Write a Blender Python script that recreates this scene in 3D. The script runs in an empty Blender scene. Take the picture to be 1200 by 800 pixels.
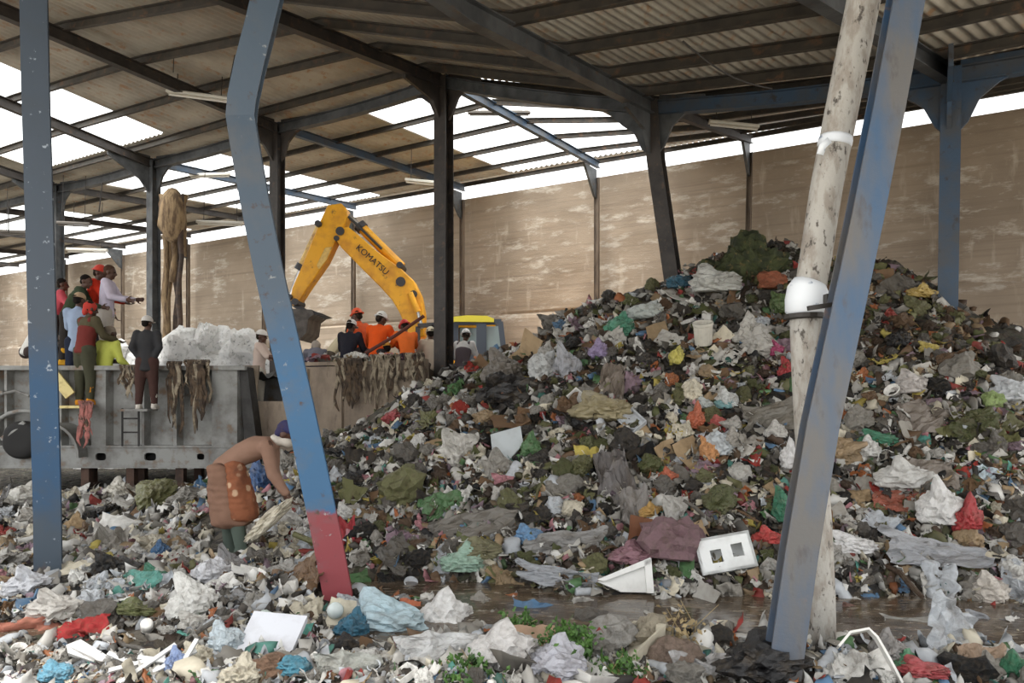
import bpy, bmesh, math, random
import numpy as np
from mathutils import Vector, Matrix, noise, Euler
random.seed(11); RS = np.random.RandomState(5)
C = bpy.context.scene.collection
F, CX, YH, CZ = 850.0, 600.0, 465.0, 1.5
def P(px, py, Y):                      # point at depth Y (metres in front of the viewpoint)
    return Vector(((px-CX)/F*Y, Y, CZ+(YH-py)/F*Y))
def proj(p): return (CX+F*p[0]/p[1], YH-F*(p[2]-CZ)/p[1])
def S(r, g, b):
    f = lambda c: (c/255/12.92) if c/255 <= .04045 else ((c/255+.055)/1.055)**2.4
    return (f(r), f(g), f(b))
# ------------------------------------------------------------------ materials
def new_mat(name):
    m = bpy.data.materials.new(name); m.use_nodes = True
    nt = m.node_tree; nt.nodes.clear()
    out = nt.nodes.new('ShaderNodeOutputMaterial'); b = nt.nodes.new('ShaderNodeBsdfPrincipled')
    nt.links.new(b.outputs[0], out.inputs[0])
    return m, nt, b, out
def nd(nt, t, **kw):
    n = nt.nodes.new('ShaderNode'+t)
    for k, v in kw.items(): setattr(n, k, v)
    return n
def noise_fac(nt, scale, stretch=(1,1,1), detail=5, rough=.6, lo=.4, hi=.6, coord='Object'):
    tc = nd(nt, 'TexCoord'); mp = nd(nt, 'Mapping'); mp.inputs['Scale'].default_value = stretch
    n = nd(nt, 'TexNoise'); n.inputs['Scale'].default_value = scale; n.inputs['Detail'].default_value = detail
    n.inputs['Roughness'].default_value = rough
    r = nd(nt, 'MapRange'); r.inputs[1].default_value = lo; r.inputs[2].default_value = hi
    nt.links.new(tc.outputs[coord], mp.inputs[0]); nt.links.new(mp.outputs[0], n.inputs['Vector']); nt.links.new(n.outputs[0], r.inputs[0])
    return r.outputs[0], n.outputs[0]
def mix(nt, fac, a, b):
    m = nd(nt, 'Mix', data_type='RGBA')
    for sock, v in ((m.inputs[0], fac), (m.inputs[6], a), (m.inputs[7], b)):
        if isinstance(v, (int, float)): sock.default_value = v
        elif isinstance(v, tuple): sock.default_value = (*v[:3], 1)
        else: nt.links.new(v, sock)
    return m.outputs[2]
def bump(nt, b, h, strength=.3, dist=.02):
    n = nd(nt, 'Bump'); n.inputs['Strength'].default_value = strength; n.inputs['Distance'].default_value = dist
    nt.links.new(h, n.inputs['Height']); nt.links.new(n.outputs[0], b.inputs['Normal'])
MATS = {}
def mat(name, col, rough=.7, layers=(), metal=0, bmp=0, bscale=30, spec=None):
    """layers: (colour, noise scale, stretch, lo, hi) painted over one another"""
    if name in MATS: return MATS[name]
    m, nt, b, out = new_mat(name)
    c = col
    for (lc, sc, st, lo, hi) in layers:
        f, _ = noise_fac(nt, sc, st, lo=lo, hi=hi)
        c = mix(nt, f, c, lc)
    if isinstance(c, tuple): b.inputs['Base Color'].default_value = (*c, 1)
    else: nt.links.new(c, b.inputs['Base Color'])
    b.inputs['Roughness'].default_value = rough; b.inputs['Metallic'].default_value = metal
    if spec is not None: b.inputs['Specular IOR Level'].default_value = spec
    if bmp:
        _, h = noise_fac(nt, bscale); bump(nt, b, h, bmp)
    MATS[name] = m; return m
O1 = (1,1,1)
def obmat(name, rough, dirt=.5, dcol=S(92,80,64), sc=6, bmp=.2, spec=.5, attr=None, crink=0):
    """takes its colour from each object's own colour (or a fragment's colour attribute), with dirt"""
    m, nt, b, out = new_mat(name)
    if attr: src = nd(nt, 'Attribute', attribute_name=attr).outputs['Color']
    else: src = nd(nt, 'ObjectInfo').outputs['Color']
    f, h = noise_fac(nt, sc, lo=.46, hi=.72)
    mm = nd(nt, 'Math', operation='MULTIPLY'); mm.inputs[1].default_value = dirt; nt.links.new(f, mm.inputs[0])
    c = mix(nt, mm.outputs[0], src, dcol); nt.links.new(c, b.inputs['Base Color'])
    b.inputs['Roughness'].default_value = rough; b.inputs['Specular IOR Level'].default_value = spec
    if crink: _, h = noise_fac(nt, crink, detail=6, rough=.65)
    if bmp: bump(nt, b, h, bmp, .04 if crink else .02)
    MATS[name] = m; return m
obmat('plastic_film', .27, .55, sc=4, bmp=.75, crink=7); obmat('paper', .8, .4, sc=3, bmp=.1, spec=.2); obmat('cloth', .95, .45, sc=7, bmp=.5, spec=.1)
obmat('foam', .6, .3, sc=4, bmp=.1, spec=.3); obmat('rotting', .6, .6, sc=8, bmp=.9, spec=.4, crink=11); obmat('clear_plastic', .15, .25, bmp=.05)
obmat('fragments', .6, .35, sc=5, bmp=.3, attr='Col', spec=.35)
obmat('garment', .9, .12, sc=9, bmp=.35, spec=.1)
SKIN = mat('skin', S(84,56,42), .55, ((S(70,46,35), 8, O1, .45, .6),), bmp=.05)
# ------------------------------------------------------------------ mesh collecting
class MB:
    def __init__(s): s.v = []; s.f = []; s.m = []
    def add(s, vs, fs, mi=0):
        o = len(s.v); s.v.extend([Vector(v) for v in vs]); s.f.extend([tuple(i+o for i in f) for f in fs]); s.m.extend([mi]*len(fs)); return s
    def box(s, c, size, R=None, mi=0):
        h = Vector(size)/2; c = Vector(c)
        vs = [Vector((x*h.x, y*h.y, z*h.z)) for x in (-1,1) for y in (-1,1) for z in (-1,1)]
        if R is not None: vs = [R @ v for v in vs]
        return s.add([c+v for v in vs], [(0,1,3,2),(4,6,7,5),(0,4,5,1),(2,3,7,6),(0,2,6,4),(1,5,7,3)], mi)
    def sweep(s, path, prof, side, mi=0, scales=None):
        """prof: closed list of (a, b); a along SIDE, b along the other normal"""
        path = [Vector(p) for p in path]; n = len(path); k = len(prof); vs = []
        for i, p in enumerate(path):
            t = (path[min(i+1, n-1)]-path[max(i-1, 0)]).normalized()
            sd = Vector(side); sd = (sd-t*sd.dot(t)).normalized(); up = t.cross(sd)
            sc = scales[i] if scales else 1
            vs += [p+sd*a*sc+up*b*sc for a, b in prof]
        fs = [(i*k+j, i*k+(j+1) % k, (i+1)*k+(j+1) % k, (i+1)*k+j) for i in range(n-1) for j in range(k)]
        fs += [tuple(range(k))[::-1], tuple((n-1)*k+j for j in range(k))]
        return s.add(vs, fs, mi)
    def hbeam(s, path, w, d, side, tf=.014, tw=.01, mi=0):
        a, b = w/2, d/2
        prof = [(-a,-b),(a,-b),(a,-b+tf),(tw,-b+tf),(tw,b-tf),(a,b-tf),(a,b),(-a,b),(-a,b-tf),(-tw,b-tf),(-tw,-b+tf),(-a,-b+tf)]
        return s.sweep(path, prof, side, mi)
    def tube(s, path, r, n=10, side=None, mi=0):
        path = [Vector(p) for p in path]
        rs = r if isinstance(r, (list, tuple)) else [r]*len(path)
        t = path[-1]-path[0]
        sd = side or (Vector((1,0,0)) if abs(t.normalized().x) < .8 else Vector((0,1,0)))
        prof = [(math.cos(2*math.pi*i/n), math.sin(2*math.pi*i/n)) for i in range(n)]
        return s.sweep(path, prof, sd, mi, rs)
    def bar(s, p0, p1, w, h, side=(0,0,1), mi=0):
        return s.sweep([p0, p1], [(-h/2,-w/2),(h/2,-w/2),(h/2,w/2),(-h/2,w/2)], side, mi)
    def lathe(s, prof, n=20, M=None, mi=0):
        vs = [Vector((r*math.cos(2*math.pi*i/n), r*math.sin(2*math.pi*i/n), z)) for r, z in prof for i in range(n)]
        if M is not None: vs = [M @ v for v in vs]
        k = len(prof)
        fs = [(j*n+i, j*n+(i+1) % n, (j+1)*n+(i+1) % n, (j+1)*n+i) for j in range(k-1) for i in range(n)]
        fs += [tuple(range(n))[::-1], tuple((k-1)*n+i for i in range(n))]
        return s.add(vs, fs, mi)
    def prism(s, poly, ext, mi=0):
        """closed polygon (points) swept by the vector EXT"""
        k = len(poly); e = Vector(ext); poly = [Vector(p) for p in poly]
        return s.add(poly+[p+e for p in poly], [tuple(range(k)), tuple(range(2*k-1, k-1, -1))]+[(i, (i+1) % k + 0, (i+1) % k+k, i+k) for i in range(k)], mi)
    def ball(s, c, r, n=12, m=8, R=None, mi=0):
        r = Vector((r,r,r)) if isinstance(r, (int, float)) else Vector(r); c = Vector(c); vs = []
        for j in range(1, m):
            ph = math.pi*j/m
            for i in range(n):
                th = 2*math.pi*i/n; v = Vector((r.x*math.sin(ph)*math.cos(th), r.y*math.sin(ph)*math.sin(th), r.z*math.cos(ph))); vs.append(v)
        vs += [Vector((0,0,r.z)), Vector((0,0,-r.z))]
        if R is not None: vs = [R @ v for v in vs]
        a, b = (m-1)*n, (m-1)*n+1
        fs = [(j*n+i, (j+1)*n+i, (j+1)*n+(i+1) % n, j*n+(i+1) % n) for j in range(m-2) for i in range(n)]
        fs += [(a, i, (i+1) % n) for i in range(n)]+[(b, (m-2)*n+(i+1) % n, (m-2)*n+i) for i in range(n)]
        return s.add([c+v for v in vs], fs, mi)
    def cone(s, p0, r0, p1, r1, n=14):       # rounded tapering limb piece
        p0, p1 = Vector(p0), Vector(p1); t = p1-p0; L = max(t.length, 1e-5); t = t/L; path, rs = [], []
        for a in (-1,-.92,-.7,-.38): path.append(p0+t*r0*a); rs.append(r0*math.sqrt(max(1-a*a, .004)))
        for a in (0, .25, .5, .75, 1): path.append(p0+t*L*a); rs.append(r0+(r1-r0)*a)
        for a in (.38,.7,.92,1): path.append(p1+t*r1*a); rs.append(r1*math.sqrt(max(1-a*a, .004)))
        return s.tube(path, rs, n)
ORG = {}
def props(o, label=None, cat=None, group=None, kind=None):
    if label: o['label'] = label
    if cat: o['category'] = cat
    if group: o['group'] = group
    if kind: o['kind'] = kind
    return o
def thing(name, label, cat, loc, group=None, kind=None):
    o = bpy.data.objects.new(name, None); C.objects.link(o); o.location = loc; o.empty_display_size = .1
    ORG[o.name] = Vector(loc); return props(o, label, cat, group, kind)
def to_mesh(name, mb, off=Vector((0,0,0))):
    me = bpy.data.meshes.new(name); me.from_pydata([tuple(v-off) for v in mb.v], [], mb.f); 
    if any(mb.m): me.polygons.foreach_set('material_index', mb.m)
    me.update(); return me
def obj(name, mb, mats, parent=None, base=None, smooth=False, color=None):
    off = ORG[parent.name] if parent is not None else Vector(base if base is not None else (0,0,0))
    if not isinstance(mats, (list, tuple)): mats = [mats]
    me = to_mesh(name, mb, off)
    for m in mats: me.materials.append(MATS[m] if isinstance(m, str) else m)
    bm = bmesh.new(); bm.from_mesh(me); bmesh.ops.recalc_face_normals(bm, faces=bm.faces); bm.to_mesh(me); bm.free()
    if smooth: me.polygons.foreach_set('use_smooth', [True]*len(me.polygons))
    o = bpy.data.objects.new(name, me); C.objects.link(o)
    if parent is not None: o.parent = parent; ORG[o.name] = off
    else: o.location = off; ORG[o.name] = Vector(off)
    if color: o.color = (*color, 1)
    return o
# ------------------------------------------------------------------ frame grid of the shed
DV, NV = Vector((-math.sqrt(3)/2, .5, 0)), Vector((.5, math.sqrt(3)/2, 0))     # along the back wall / away from it
DC, DW, DN = 10.5, 17.6, .4  # DN: unseen roof front, carried forward to shade the front posts
UT = [15.74, 11.63, 7.455, 3.62, -.22]
def u_of(n):
    if n <= 0: return UT[0]-4.05*n
    if n >= 4: return UT[4]-3.9*(n-4)
    i = int(n); return UT[i]+(UT[i+1]-UT[i])*(n-i)
def G(n, d): return DV*u_of(n)+NV*d
COLX = {0:(180,190), 1:(325,148), 2:(520,93), 3:(765,122), 4:(1115,84)}
def zc(n):
    p = G(n, DC); return CZ+(YH-COLX[n][1])/F*p.y
def at_frame(n, px, py):               # point of frame plane n seen at a pixel
    a, k = G(n, 0), (px-CX)/F
    d = (k*a.y-a.x)/(NV.x-k*NV.y); p = G(n, d); return d, CZ+(YH-py)/F*p.y
NODE = {n: zc(n) for n in COLX}
SL = {}
for n, (px, py) in {0:(0,115), 1:(54,30), 2:(338,20), 3:(535,0)}.items():
    d, z = at_frame(n, px, py); SL[n] = (z-NODE[n])/(d-DC)
SL[4] = .12
NE4 = P(965, 0, 6.4)
ns = sorted(NODE)
def lerp_tab(tab, n):
    if n <= ns[0]: return tab[ns[0]]
    if n >= ns[-1]: return tab[ns[-1]]
    i = int(math.floor(n)); return tab[i]+(tab[i+1]-tab[i])*(n-i)
ZW = 7.52
def roof_pt(n, d, up=0.0):
    zn = lerp_tab(NODE, n)
    if n > 4: zn -= 0.0
    if d >= DC:
        p = G(n, d); z = zn+(ZW-zn)*(d-DC)/(DW-DC)
    else:
        p = G(n, d); z = zn+lerp_tab(SL, n)*max(d-DC, -5.6)
        w = min(max(n-3, 0), 1)              # the racked end bay leans sideways
        if w > 0:
            c = G(4, DC); dirv = Vector((NE4.x-c.x, NE4.y-c.y, 0)).normalized()
            q = G(n, DC)+dirv*(DC-d); p = p.lerp(q, w)
    return Vector((p.x, p.y, z+up))
# ------------------------------------------------------------------ metals, masonry
mat('steel_grey', S(84,86,88), .55, ((S(52,54,56), 3, O1, .4, .65), (S(92,72,56), 9, O1, .6, .72)), bmp=.15)
mat('steel_dark', S(62,56,52), .6, ((S(44,40,38), 4, O1, .4, .65), (S(92,72,56), 9, O1, .58, .72)), bmp=.15)
mat('steel_blue', S(58,78,100), .5, ((S(72,76,82), 2.5, O1, .42, .6), (S(58,54,54), 7, O1, .6, .72)), bmp=.15)
mat('purlin_steel', S(70,64,56), .65, ((S(52,48,44), 5, O1, .4, .65), (S(104,78,58), 6, O1, .58, .72)))
m, nt, b, out = new_mat('roof_sheet'); MATS['roof_sheet'] = m
f1, h1 = noise_fac(nt, 1.2, (1,1,1), lo=.4, hi=.62); f2, _ = noise_fac(nt, 5, O1, lo=.55, hi=.7)
c = mix(nt, f1, S(196,190,178), S(168,160,148)); c = mix(nt, f2, c, S(176,142,112))
nt.links.new(c, b.inputs['Base Color']); b.inputs['Roughness'].default_value = .55; b.inputs['Metallic'].default_value = .0
m, nt, b, out = new_mat('skylight_sheet'); MATS['skylight_sheet'] = m
tr = nd(nt, 'BsdfTranslucent'); tr.inputs[0].default_value = (.95,.96,.95,1)
t2 = nd(nt, 'BsdfTransparent'); t2.inputs[0].default_value = (.95,.97,.97,1)
mx = nd(nt, 'MixShader'); mx.inputs[0].default_value = .6
nt.links.new(tr.outputs[0], mx.inputs[1]); nt.links.new(t2.outputs[0], mx.inputs[2]); nt.links.new(mx.outputs[0], out.inputs[0])
m, nt, b, out = new_mat('wall_render'); MATS['wall_render'] = m
f1, h1 = noise_fac(nt, .35, (1,1,1.6), lo=.35, hi=.65); f2, h2 = noise_fac(nt, 1.6, (.55,.55,1.8), detail=9, rough=.74, lo=.535, hi=.64)
f3, _ = noise_fac(nt, 2.5, (1.2,1.2,.25), detail=8, lo=.6, hi=.72); f4, _ = noise_fac(nt, 1.2, (.15,.15,9), lo=.5, hi=.68)
c = mix(nt, f1, S(166,150,132), S(140,126,110)); 
mm = nd(nt, 'Math', operation='MULTIPLY'); mm.inputs[1].default_value = .5; nt.links.new(f4, mm.inputs[0]); c = mix(nt, mm.outputs[0], c, S(124,110,96))
mm = nd(nt, 'Math', operation='MULTIPLY'); mm.inputs[1].default_value = .7; nt.links.new(f2, mm.inputs[0]); c = mix(nt, mm.outputs[0], c, S(204,196,184))
mm = nd(nt, 'Math', operation='MULTIPLY'); mm.inputs[1].default_value = .45; nt.links.new(f3, mm.inputs[0]); c = mix(nt, mm.outputs[0], c, S(206,194,178))
nt.links.new(c, b.inputs['Base Color']); b.inputs['Roughness'].default_value = .9; bump(nt, b, h2, .5, .05)
mat('ground', S(172,166,154), .85, ((S(140,134,122), .8, O1, .42, .62), (S(120,112,98), 3, O1, .56, .7)), bmp=.3)  # pale concrete, lightened to bounce sunlight up under the roof
# ------------------------------------------------------------------ camera, sky, sun
cam = bpy.data.cameras.new('camera'); co = bpy.data.objects.new('camera', cam); C.objects.link(co)
co.location = (0,0,CZ); co.rotation_euler = (math.pi/2,0,0)
cam.sensor_fit = 'HORIZONTAL'; cam.sensor_width = 36; cam.lens = 36*F/1200; cam.shift_y = 65/1200; cam.clip_start = .05
bpy.context.scene.camera = co
w = bpy.data.worlds.new('overcast'); bpy.context.scene.world = w; w.use_nodes = True
nt = w.node_tree; bg = nt.nodes['Background']
tc = nd(nt, 'TexCoord'); sep = nd(nt, 'SeparateXYZ'); rmp = nd(nt, 'ValToRGB')
nt.links.new(tc.outputs['Generated'], sep.inputs[0]); nt.links.new(sep.outputs[2], rmp.inputs[0]); nt.links.new(rmp.outputs[0], bg.inputs[0])
rmp.color_ramp.elements[0].position = 0; rmp.color_ramp.elements[0].color = (.86,.87,.88,1)
rmp.color_ramp.elements[1].position = .6; rmp.color_ramp.elements[1].color = (.97,.985,1,1)
bg.inputs[1].default_value = 1.35
sd = bpy.data.lights.new('sun', 'SUN'); sd.energy = 5.0; sd.angle = math.radians(26); sd.color = (1,.96,.9)
so = bpy.data.objects.new('sun', sd); C.objects.link(so)
so.rotation_euler = Vector((.12,.2,-.97)).to_track_quat('-Z','Y').to_euler(); so.location = (-6,-8,12)
vs = bpy.context.scene.view_settings; vs.view_transform = 'Standard'; vs.look = 'None'; vs.gamma = 1; vs.exposure = .9; vs.use_curve_mapping = False
# ------------------------------------------------------------------ setting: floor, back wall, roof
mb = MB(); mb.box((0,14,-.3), (90,90,.2)); props(obj('floor', mb, 'ground', base=(0,14,-.2)), kind='structure', label='concrete floor of the open shed, paled to bounce light', cat='floor')
def slab_grid(nu, nv, fn):
    vs = [fn(i/(nu-1), j/(nv-1)) for j in range(nv) for i in range(nu)]
    return vs, [(j*nu+i, j*nu+i+1, (j+1)*nu+i+1, (j+1)*nu+i) for j in range(nv-1) for i in range(nu-1)]
mb = MB()
N0, N1 = -8.0, 6.0
ZT = 7.24
def wall_fn(s, t):
    n = N0+(N1-N0)*s; z = -.2+(ZT+.2)*t
    dd = .07*noise.noise(Vector((n*1.3, z*.5, 3)))+.03*noise.noise(Vector((n*5, z*1.4, 9)))
    seam = 3.8+.06*noise.noise(Vector((n*2, 0, 5)))
    if z < seam: dd -= .06
    if abs(z-seam) < .05: dd += .03
    return G(n, DW+dd)+Vector((0,0,z))
vs_, fs_ = slab_grid(420, 110, wall_fn); mb.add(vs_, fs_)
vs_, fs_ = slab_grid(2, 2, lambda s, t: G(N0+(N1-N0)*s, DW+.3)+Vector((0,0,-.2+(ZT+.2)*t))); mb.add(vs_, fs_)
mb.bar(G(N0, DW+.16)+Vector((0,0,ZT)), G(N1, DW+.16)+Vector((0,0,ZT)), .3, .03)
props(obj('wall_back', mb, 'wall_render'), kind='structure', label='stained brown back wall of the shed', cat='wall')
# openings for the translucent strips, in frame numbers
SKY_FAR = [(1.38,2.48), (-.9,.27), (-3.1,-1.95), (-5.3,-4.2)]
SKY_NEAR = [(-.92,.3), (-3.1,-1.95)]
PUR_FAR = [10.85, 12.2, 13.55, 14.9, 16.25, 17.42]
PUR_NEAR = [10.0, 8.75, 7.5, 6.25, 5.0, 3.75, 2.4, 1.0]
PITCH = .15/4.0
def sheet(name, n0, n1, d0, d1, m, kind='structure', **kw):
    k = max(4, int((n1-n0)/PITCH*6)); ds = [d0+(d1-d0)*i/8 for i in range(9)]
    if d0 < DC < d1: ds = sorted(ds+[DC])
    vs = []
    for d in ds:
        for i in range(k+1):
            n = n0+(n1-n0)*i/k; vs.append(roof_pt(n, d, .20+.021*math.cos(2*math.pi*n/PITCH)))
    fs = [(j*(k+1)+i, j*(k+1)+i+1, (j+1)*(k+1)+i+1, (j+1)*(k+1)+i) for j in range(len(ds)-1) for i in range(k)]
    return vs, fs
def strips(sky, d0, d1, s0, s1):
    """opaque areas around the openings: (n0, n1, d0, d1)"""
    out = []; cur = -7.6
    for a, b in sorted(sky):
        out.append((cur, a, d0, d1)); out += [(a, b, d0, s0), (a, b, s1, d1)]; cur = b
    out.append((cur, 5.6, d0, d1)); return out
mb = MB()
for (a, b, c, d) in strips(SKY_FAR, DC, DW+.05, 10.95, 17.3)+strips(SKY_NEAR, DN, DC, 5.9, 9.9):
    mb.add(*sheet('', a, b, c, d, None))
props(obj('ceiling', mb, 'roof_sheet', smooth=True), kind='structure', label='corrugated metal roof sheeting seen from below', cat='roof')
k = 0
for (a, b), (c, d) in [(s, (10.95,17.3)) for s in SKY_FAR]+[(s, (5.9,9.9)) for s in SKY_NEAR]:
    k += 1; mb = MB(); mb.add(*sheet('', a, b, c, d, None))
    props(obj(f'window_{k}', mb, 'skylight_sheet', smooth=True), kind='structure', label='translucent white corrugated skylight panel in the roof', cat='skylight')
# purlins
def rail_path(d, up=.1, n0=-7.5, n1=5.5):
    pts = []; n = n0
    while n <= n1+1e-6: pts.append(roof_pt(n, d, up)); n += .25
    return pts
names = ['just above the wall top','second up from the back wall','third up from the back wall','fourth up from the back wall','fifth up from the back wall','just behind the middle columns']
near = ['just in front of the middle columns','second in front of the middle columns','third in front of the middle columns','fourth in front of the middle columns','fifth in front of the middle columns','sixth in front of the middle columns','seventh in front of the middle columns','along the front edge of the roof']
for d, nm in list(zip(PUR_FAR[::-1], names))+list(zip(PUR_NEAR, near)):
    mb = MB(); k_ = .72 if d > DC else .95; mb.sweep(rail_path(d), [(a_*k_, b_) for a_, b_ in [(-.075,-.03),(.075,-.03),(.075,.03),(.06,.03),(.06,-.02),(-.06,-.02),(-.06,.03),(-.075,.03)]], (0,0,1))
    props(obj('roof_purlin', mb, 'purlin_steel', base=roof_pt(1, d)), 'long rusty steel purlin under the roof sheets, '+nm, 'roof beam', 'purlins under the roof')
# rafters, one per frame (near and far run in one)
rl = {-5:'sixth frame beyond the leftmost post',-4:'fourth frame beyond the leftmost column',-3:'third frame beyond the leftmost column',-2:'second frame beyond the leftmost column',-1:'frame behind the left blue column',0:'frame with the bundle of old cloth',1:'frame behind the bent blue column',2:'frame of the dark middle column',3:'frame of the leaning dark column',4:'frame of the blue column at right'}
for n in range(-5, 5):
    mb = MB(); ext = DN if n < 4 else 3.0
    pa = [roof_pt(n, d, -.06) for d in np.linspace(ext, DC, 7)]
    pb = [roof_pt(n, d, -.0) for d in np.linspace(DC, DW-.2, 7)]
    side = DV
    t = thing('roof_rafter', 'sloping steel rafter of the '+rl[n], 'roof beam', G(n, DC)+Vector((0,0,NODE.get(max(n,0), 7))), 'rafters of the shed frames')
    m1 = MB(); m1.hbeam(pa, .13, .2, side); obj('front_span', m1, 'steel_grey' if n in (3,4) else 'steel_dark', t)
    if n != 4:
        m1 = MB(); m1.hbeam(pb, .11, .17, side); obj('rear_span', m1, 'steel_blue' if n in (0,1,2) else 'steel_dark', t)
    else:
        c0 = P(1012,84,12.4); c1 = G(4, DW-.1)+Vector((0,0,ZW-.08)); m1 = MB(); m1.hbeam([c0, c0.lerp(c1,.5), c1], .14, .2, DV); obj('rear_span', m1, 'steel_dark', t)
# wall posts with haunches below each far rafter end
for n in (-4,-3,-2,-1,0,1,2,3,4):
    b0 = G(n, DW-.32); mb = MB(); lean = .12 if n == 3 else 0
    top = b0+Vector((0,0,7.15)); mb.hbeam([b0+DV*lean+Vector((0,0,-.1)), b0+DV*lean*.6+Vector((0,0,3.8)), top], .1, .12, NV)
    t = thing('wall_post', f'slim steel post on the back wall, '+{-4:'far left end, fifth left of the excavator arm',-3:'fourth left of the excavator arm',-2:'third left of the excavator arm',-1:'behind the white sacks at left',0:'between the excavator arm and the crew',1:'right behind the dark middle column',2:'rising behind the left slope of the heap',3:'rising behind the green top of the heap',4:'beside the blue column at right'}[n], 'post', b0, 'posts along the back wall', 'thing')
    obj('shaft', mb, mat('wall_steel', S(112,98,84), .75, ((S(80,68,58), 3, (1,1,.4), .42, .6),)), t)
    m2 = MB(); q = top; m2.prism([q+Vector((0,0,.2)), q+Vector((0,0,-.55)), q+NV*-.12+Vector((0,0,-.5)), q-NV*.75+Vector((0,0,.18))], DV*.06); obj('haunch', m2, 'steel_grey', t)
# middle row of columns with haunched heads, and the beams that tie them
cd = {-2:('steel_grey','grey steel column furthest left, beyond the trailer'),-1:('steel_grey','grey steel column hidden behind the left blue column'),0:('steel_grey','grey steel column behind the man in the white cap, cloth bundle beside it'),1:('steel_dark','dark steel column behind the bent blue column'),2:('steel_dark','dark brown steel column in front of the excavator cab'),3:('steel_dark','dark leaning steel column sinking into the heap ridge'),4:('steel_blue','blue grey steel column at right rising behind the heap')}
SHIFT = {3: P(796,330,10.9)-P(765,330,10.9), 4: P(1110,365,8.9)-P(1117,365,8.9)}
for n in range(-2, 5):
    b0 = G(n, DC); zn = lerp_tab(NODE, n); top = b0+Vector((0,0,zn+.02)); sh = SHIFT.get(n, Vector((0,0,0))); sh.z = 0
    t = thing('steel_column', cd[n][1], 'column', b0+sh*1.3, 'columns of the middle row', 'thing')
    mb = MB(); path = [b0+sh*1.9+Vector((0,0,-.1)), b0+sh*1.0+Vector((0,0,zn*.45)), b0+sh*.12+Vector((0,0,zn*.86)), top] if n == 3 else [b0+sh*1.2+Vector((0,0,-.1)), top]
    wd = .25 if n == 2 else .22
    mb.hbeam(path, wd, wd, DV); obj('shaft', mb, cd[n][0], t)
    for sgn in (-1, 1):
        m2 = MB(); q = top+DV*sgn*.1; q.z = zn+.02
        nb = lerp_tab(NODE, n-sgn*.25) if n < 4 or sgn > 0 else zn+.06
        m2.prism([q+Vector((0,0,.1)), q+Vector((0,0,-.75)), q+DV*sgn*.08+Vector((0,0,-.66)), q+DV*sgn*.2+Vector((0,0,-.4)), q+DV*sgn*.4+Vector((0,0,-.24)), q+DV*sgn*.68+Vector((0,0,(nb-zn)*.7-.16)), q+DV*sgn*.68+Vector((0,0,(nb-zn)*.7+.04))], NV*.05)
        obj('haunch', m2, cd[n][0] if n != 3 else 'steel_grey', t)
    m2 = MB(); q = top+NV*-.08; s_ = lerp_tab(SL, n)
    m2.prism([q+Vector((0,0,.1)), q+Vector((0,0,-.8)), q-NV*.25+Vector((0,0,-.5)), q-NV*1.0+Vector((0,0,-.25-s_)), q-NV*1.0+Vector((0,0,-s_))], DV*.05); obj('haunch', m2, cd[n][0] if n != 3 else 'steel_grey', t)
for n in range(-3, 5):
    mb = MB(); pts = [roof_pt(n+s, DC, -.06-.05*math.sin(math.pi*s)) for s in np.linspace(0,1,7)]
    mb.hbeam(pts, .14, .2, Vector((0,0,1)).cross(DV))
    props(obj('eave_beam', mb, 'steel_blue' if n >= 3 else 'steel_grey', base=pts[0]), {-3:'grey tie beam at the far left end of the middle row',-2:'grey tie beam beyond the left blue column',-1:'grey tie beam from the left blue column to the cloth bundle',0:'grey tie beam behind the bend of the bent column',1:'grey tie beam between the two dark columns above the excavator',2:'sagging grey tie beam above the big skylight',3:'blue tie beam behind the white pole',4:'blue tie beam at the right edge'}[n], 'roof beam', 'tie beams of the middle row', 'thing')
# ------------------------------------------------------------------ the three leaning posts in front
m, nt, b, out = new_mat('bent_post_paint'); MATS['bent_post_paint'] = m
tc = nd(nt, 'TexCoord'); sp = nd(nt, 'SeparateXYZ'); nt.links.new(tc.outputs['Object'], sp.inputs[0])
def step(v, lo, hi, jit=.0):
    r = nd(nt, 'MapRange'); r.inputs[1].default_value = lo; r.inputs[2].default_value = hi; nt.links.new(v, r.inputs[0]); return r.outputs[0]
_, h = noise_fac(nt, 7); ad = nd(nt, 'Math', operation='MULTIPLY_ADD'); nt.links.new(h, ad.inputs[0]); ad.inputs[1].default_value = .16; nt.links.new(sp.outputs[2], ad.inputs[2])
zz = ad.outputs[0]
c = mix(nt, step(zz, .76, .79), S(132,50,56), S(44,92,130)); c = mix(nt, step(zz, 1.75, 2.4), c, S(70,84,98))
f, _ = noise_fac(nt, 3, O1, lo=.5, hi=.72); mm = nd(nt, 'Math', operation='MULTIPLY'); mm.inputs[1].default_value = .55; nt.links.new(f, mm.inputs[0]); c = mix(nt, mm.outputs[0], c, S(92,92,92))
f, _ = noise_fac(nt, 11, O1, lo=.67, hi=.74); c = mix(nt, f, c, S(150,152,150)); f, _ = noise_fac(nt, 9, O1, lo=.62, hi=.72); c = mix(nt, f, c, S(70,52,42))
nt.links.new(c, b.inputs['Base Color']); b.inputs['Roughness'].default_value = .5; bump(nt, b, h, .15)
m, nt, b, out = new_mat('left_post_paint'); MATS['left_post_paint'] = m
tc = nd(nt, 'TexCoord'); sp = nd(nt, 'SeparateXYZ'); nt.links.new(tc.outputs['Object'], sp.inputs[0])
_, h = noise_fac(nt, 5); ad = nd(nt, 'Math', operation='MULTIPLY_ADD'); nt.links.new(h, ad.inputs[0]); ad.inputs[1].default_value = .5; nt.links.new(sp.outputs[2], ad.inputs[2]); zz = ad.outputs[0]
c = mix(nt, step(zz, .3, .42), S(110,82,64), S(68,80,92)); c = mix(nt, step(zz, .75, 1.1), c, S(38,76,110)); c = mix(nt, step(zz, 1.9, 2.4), c, S(66,76,88))
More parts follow.
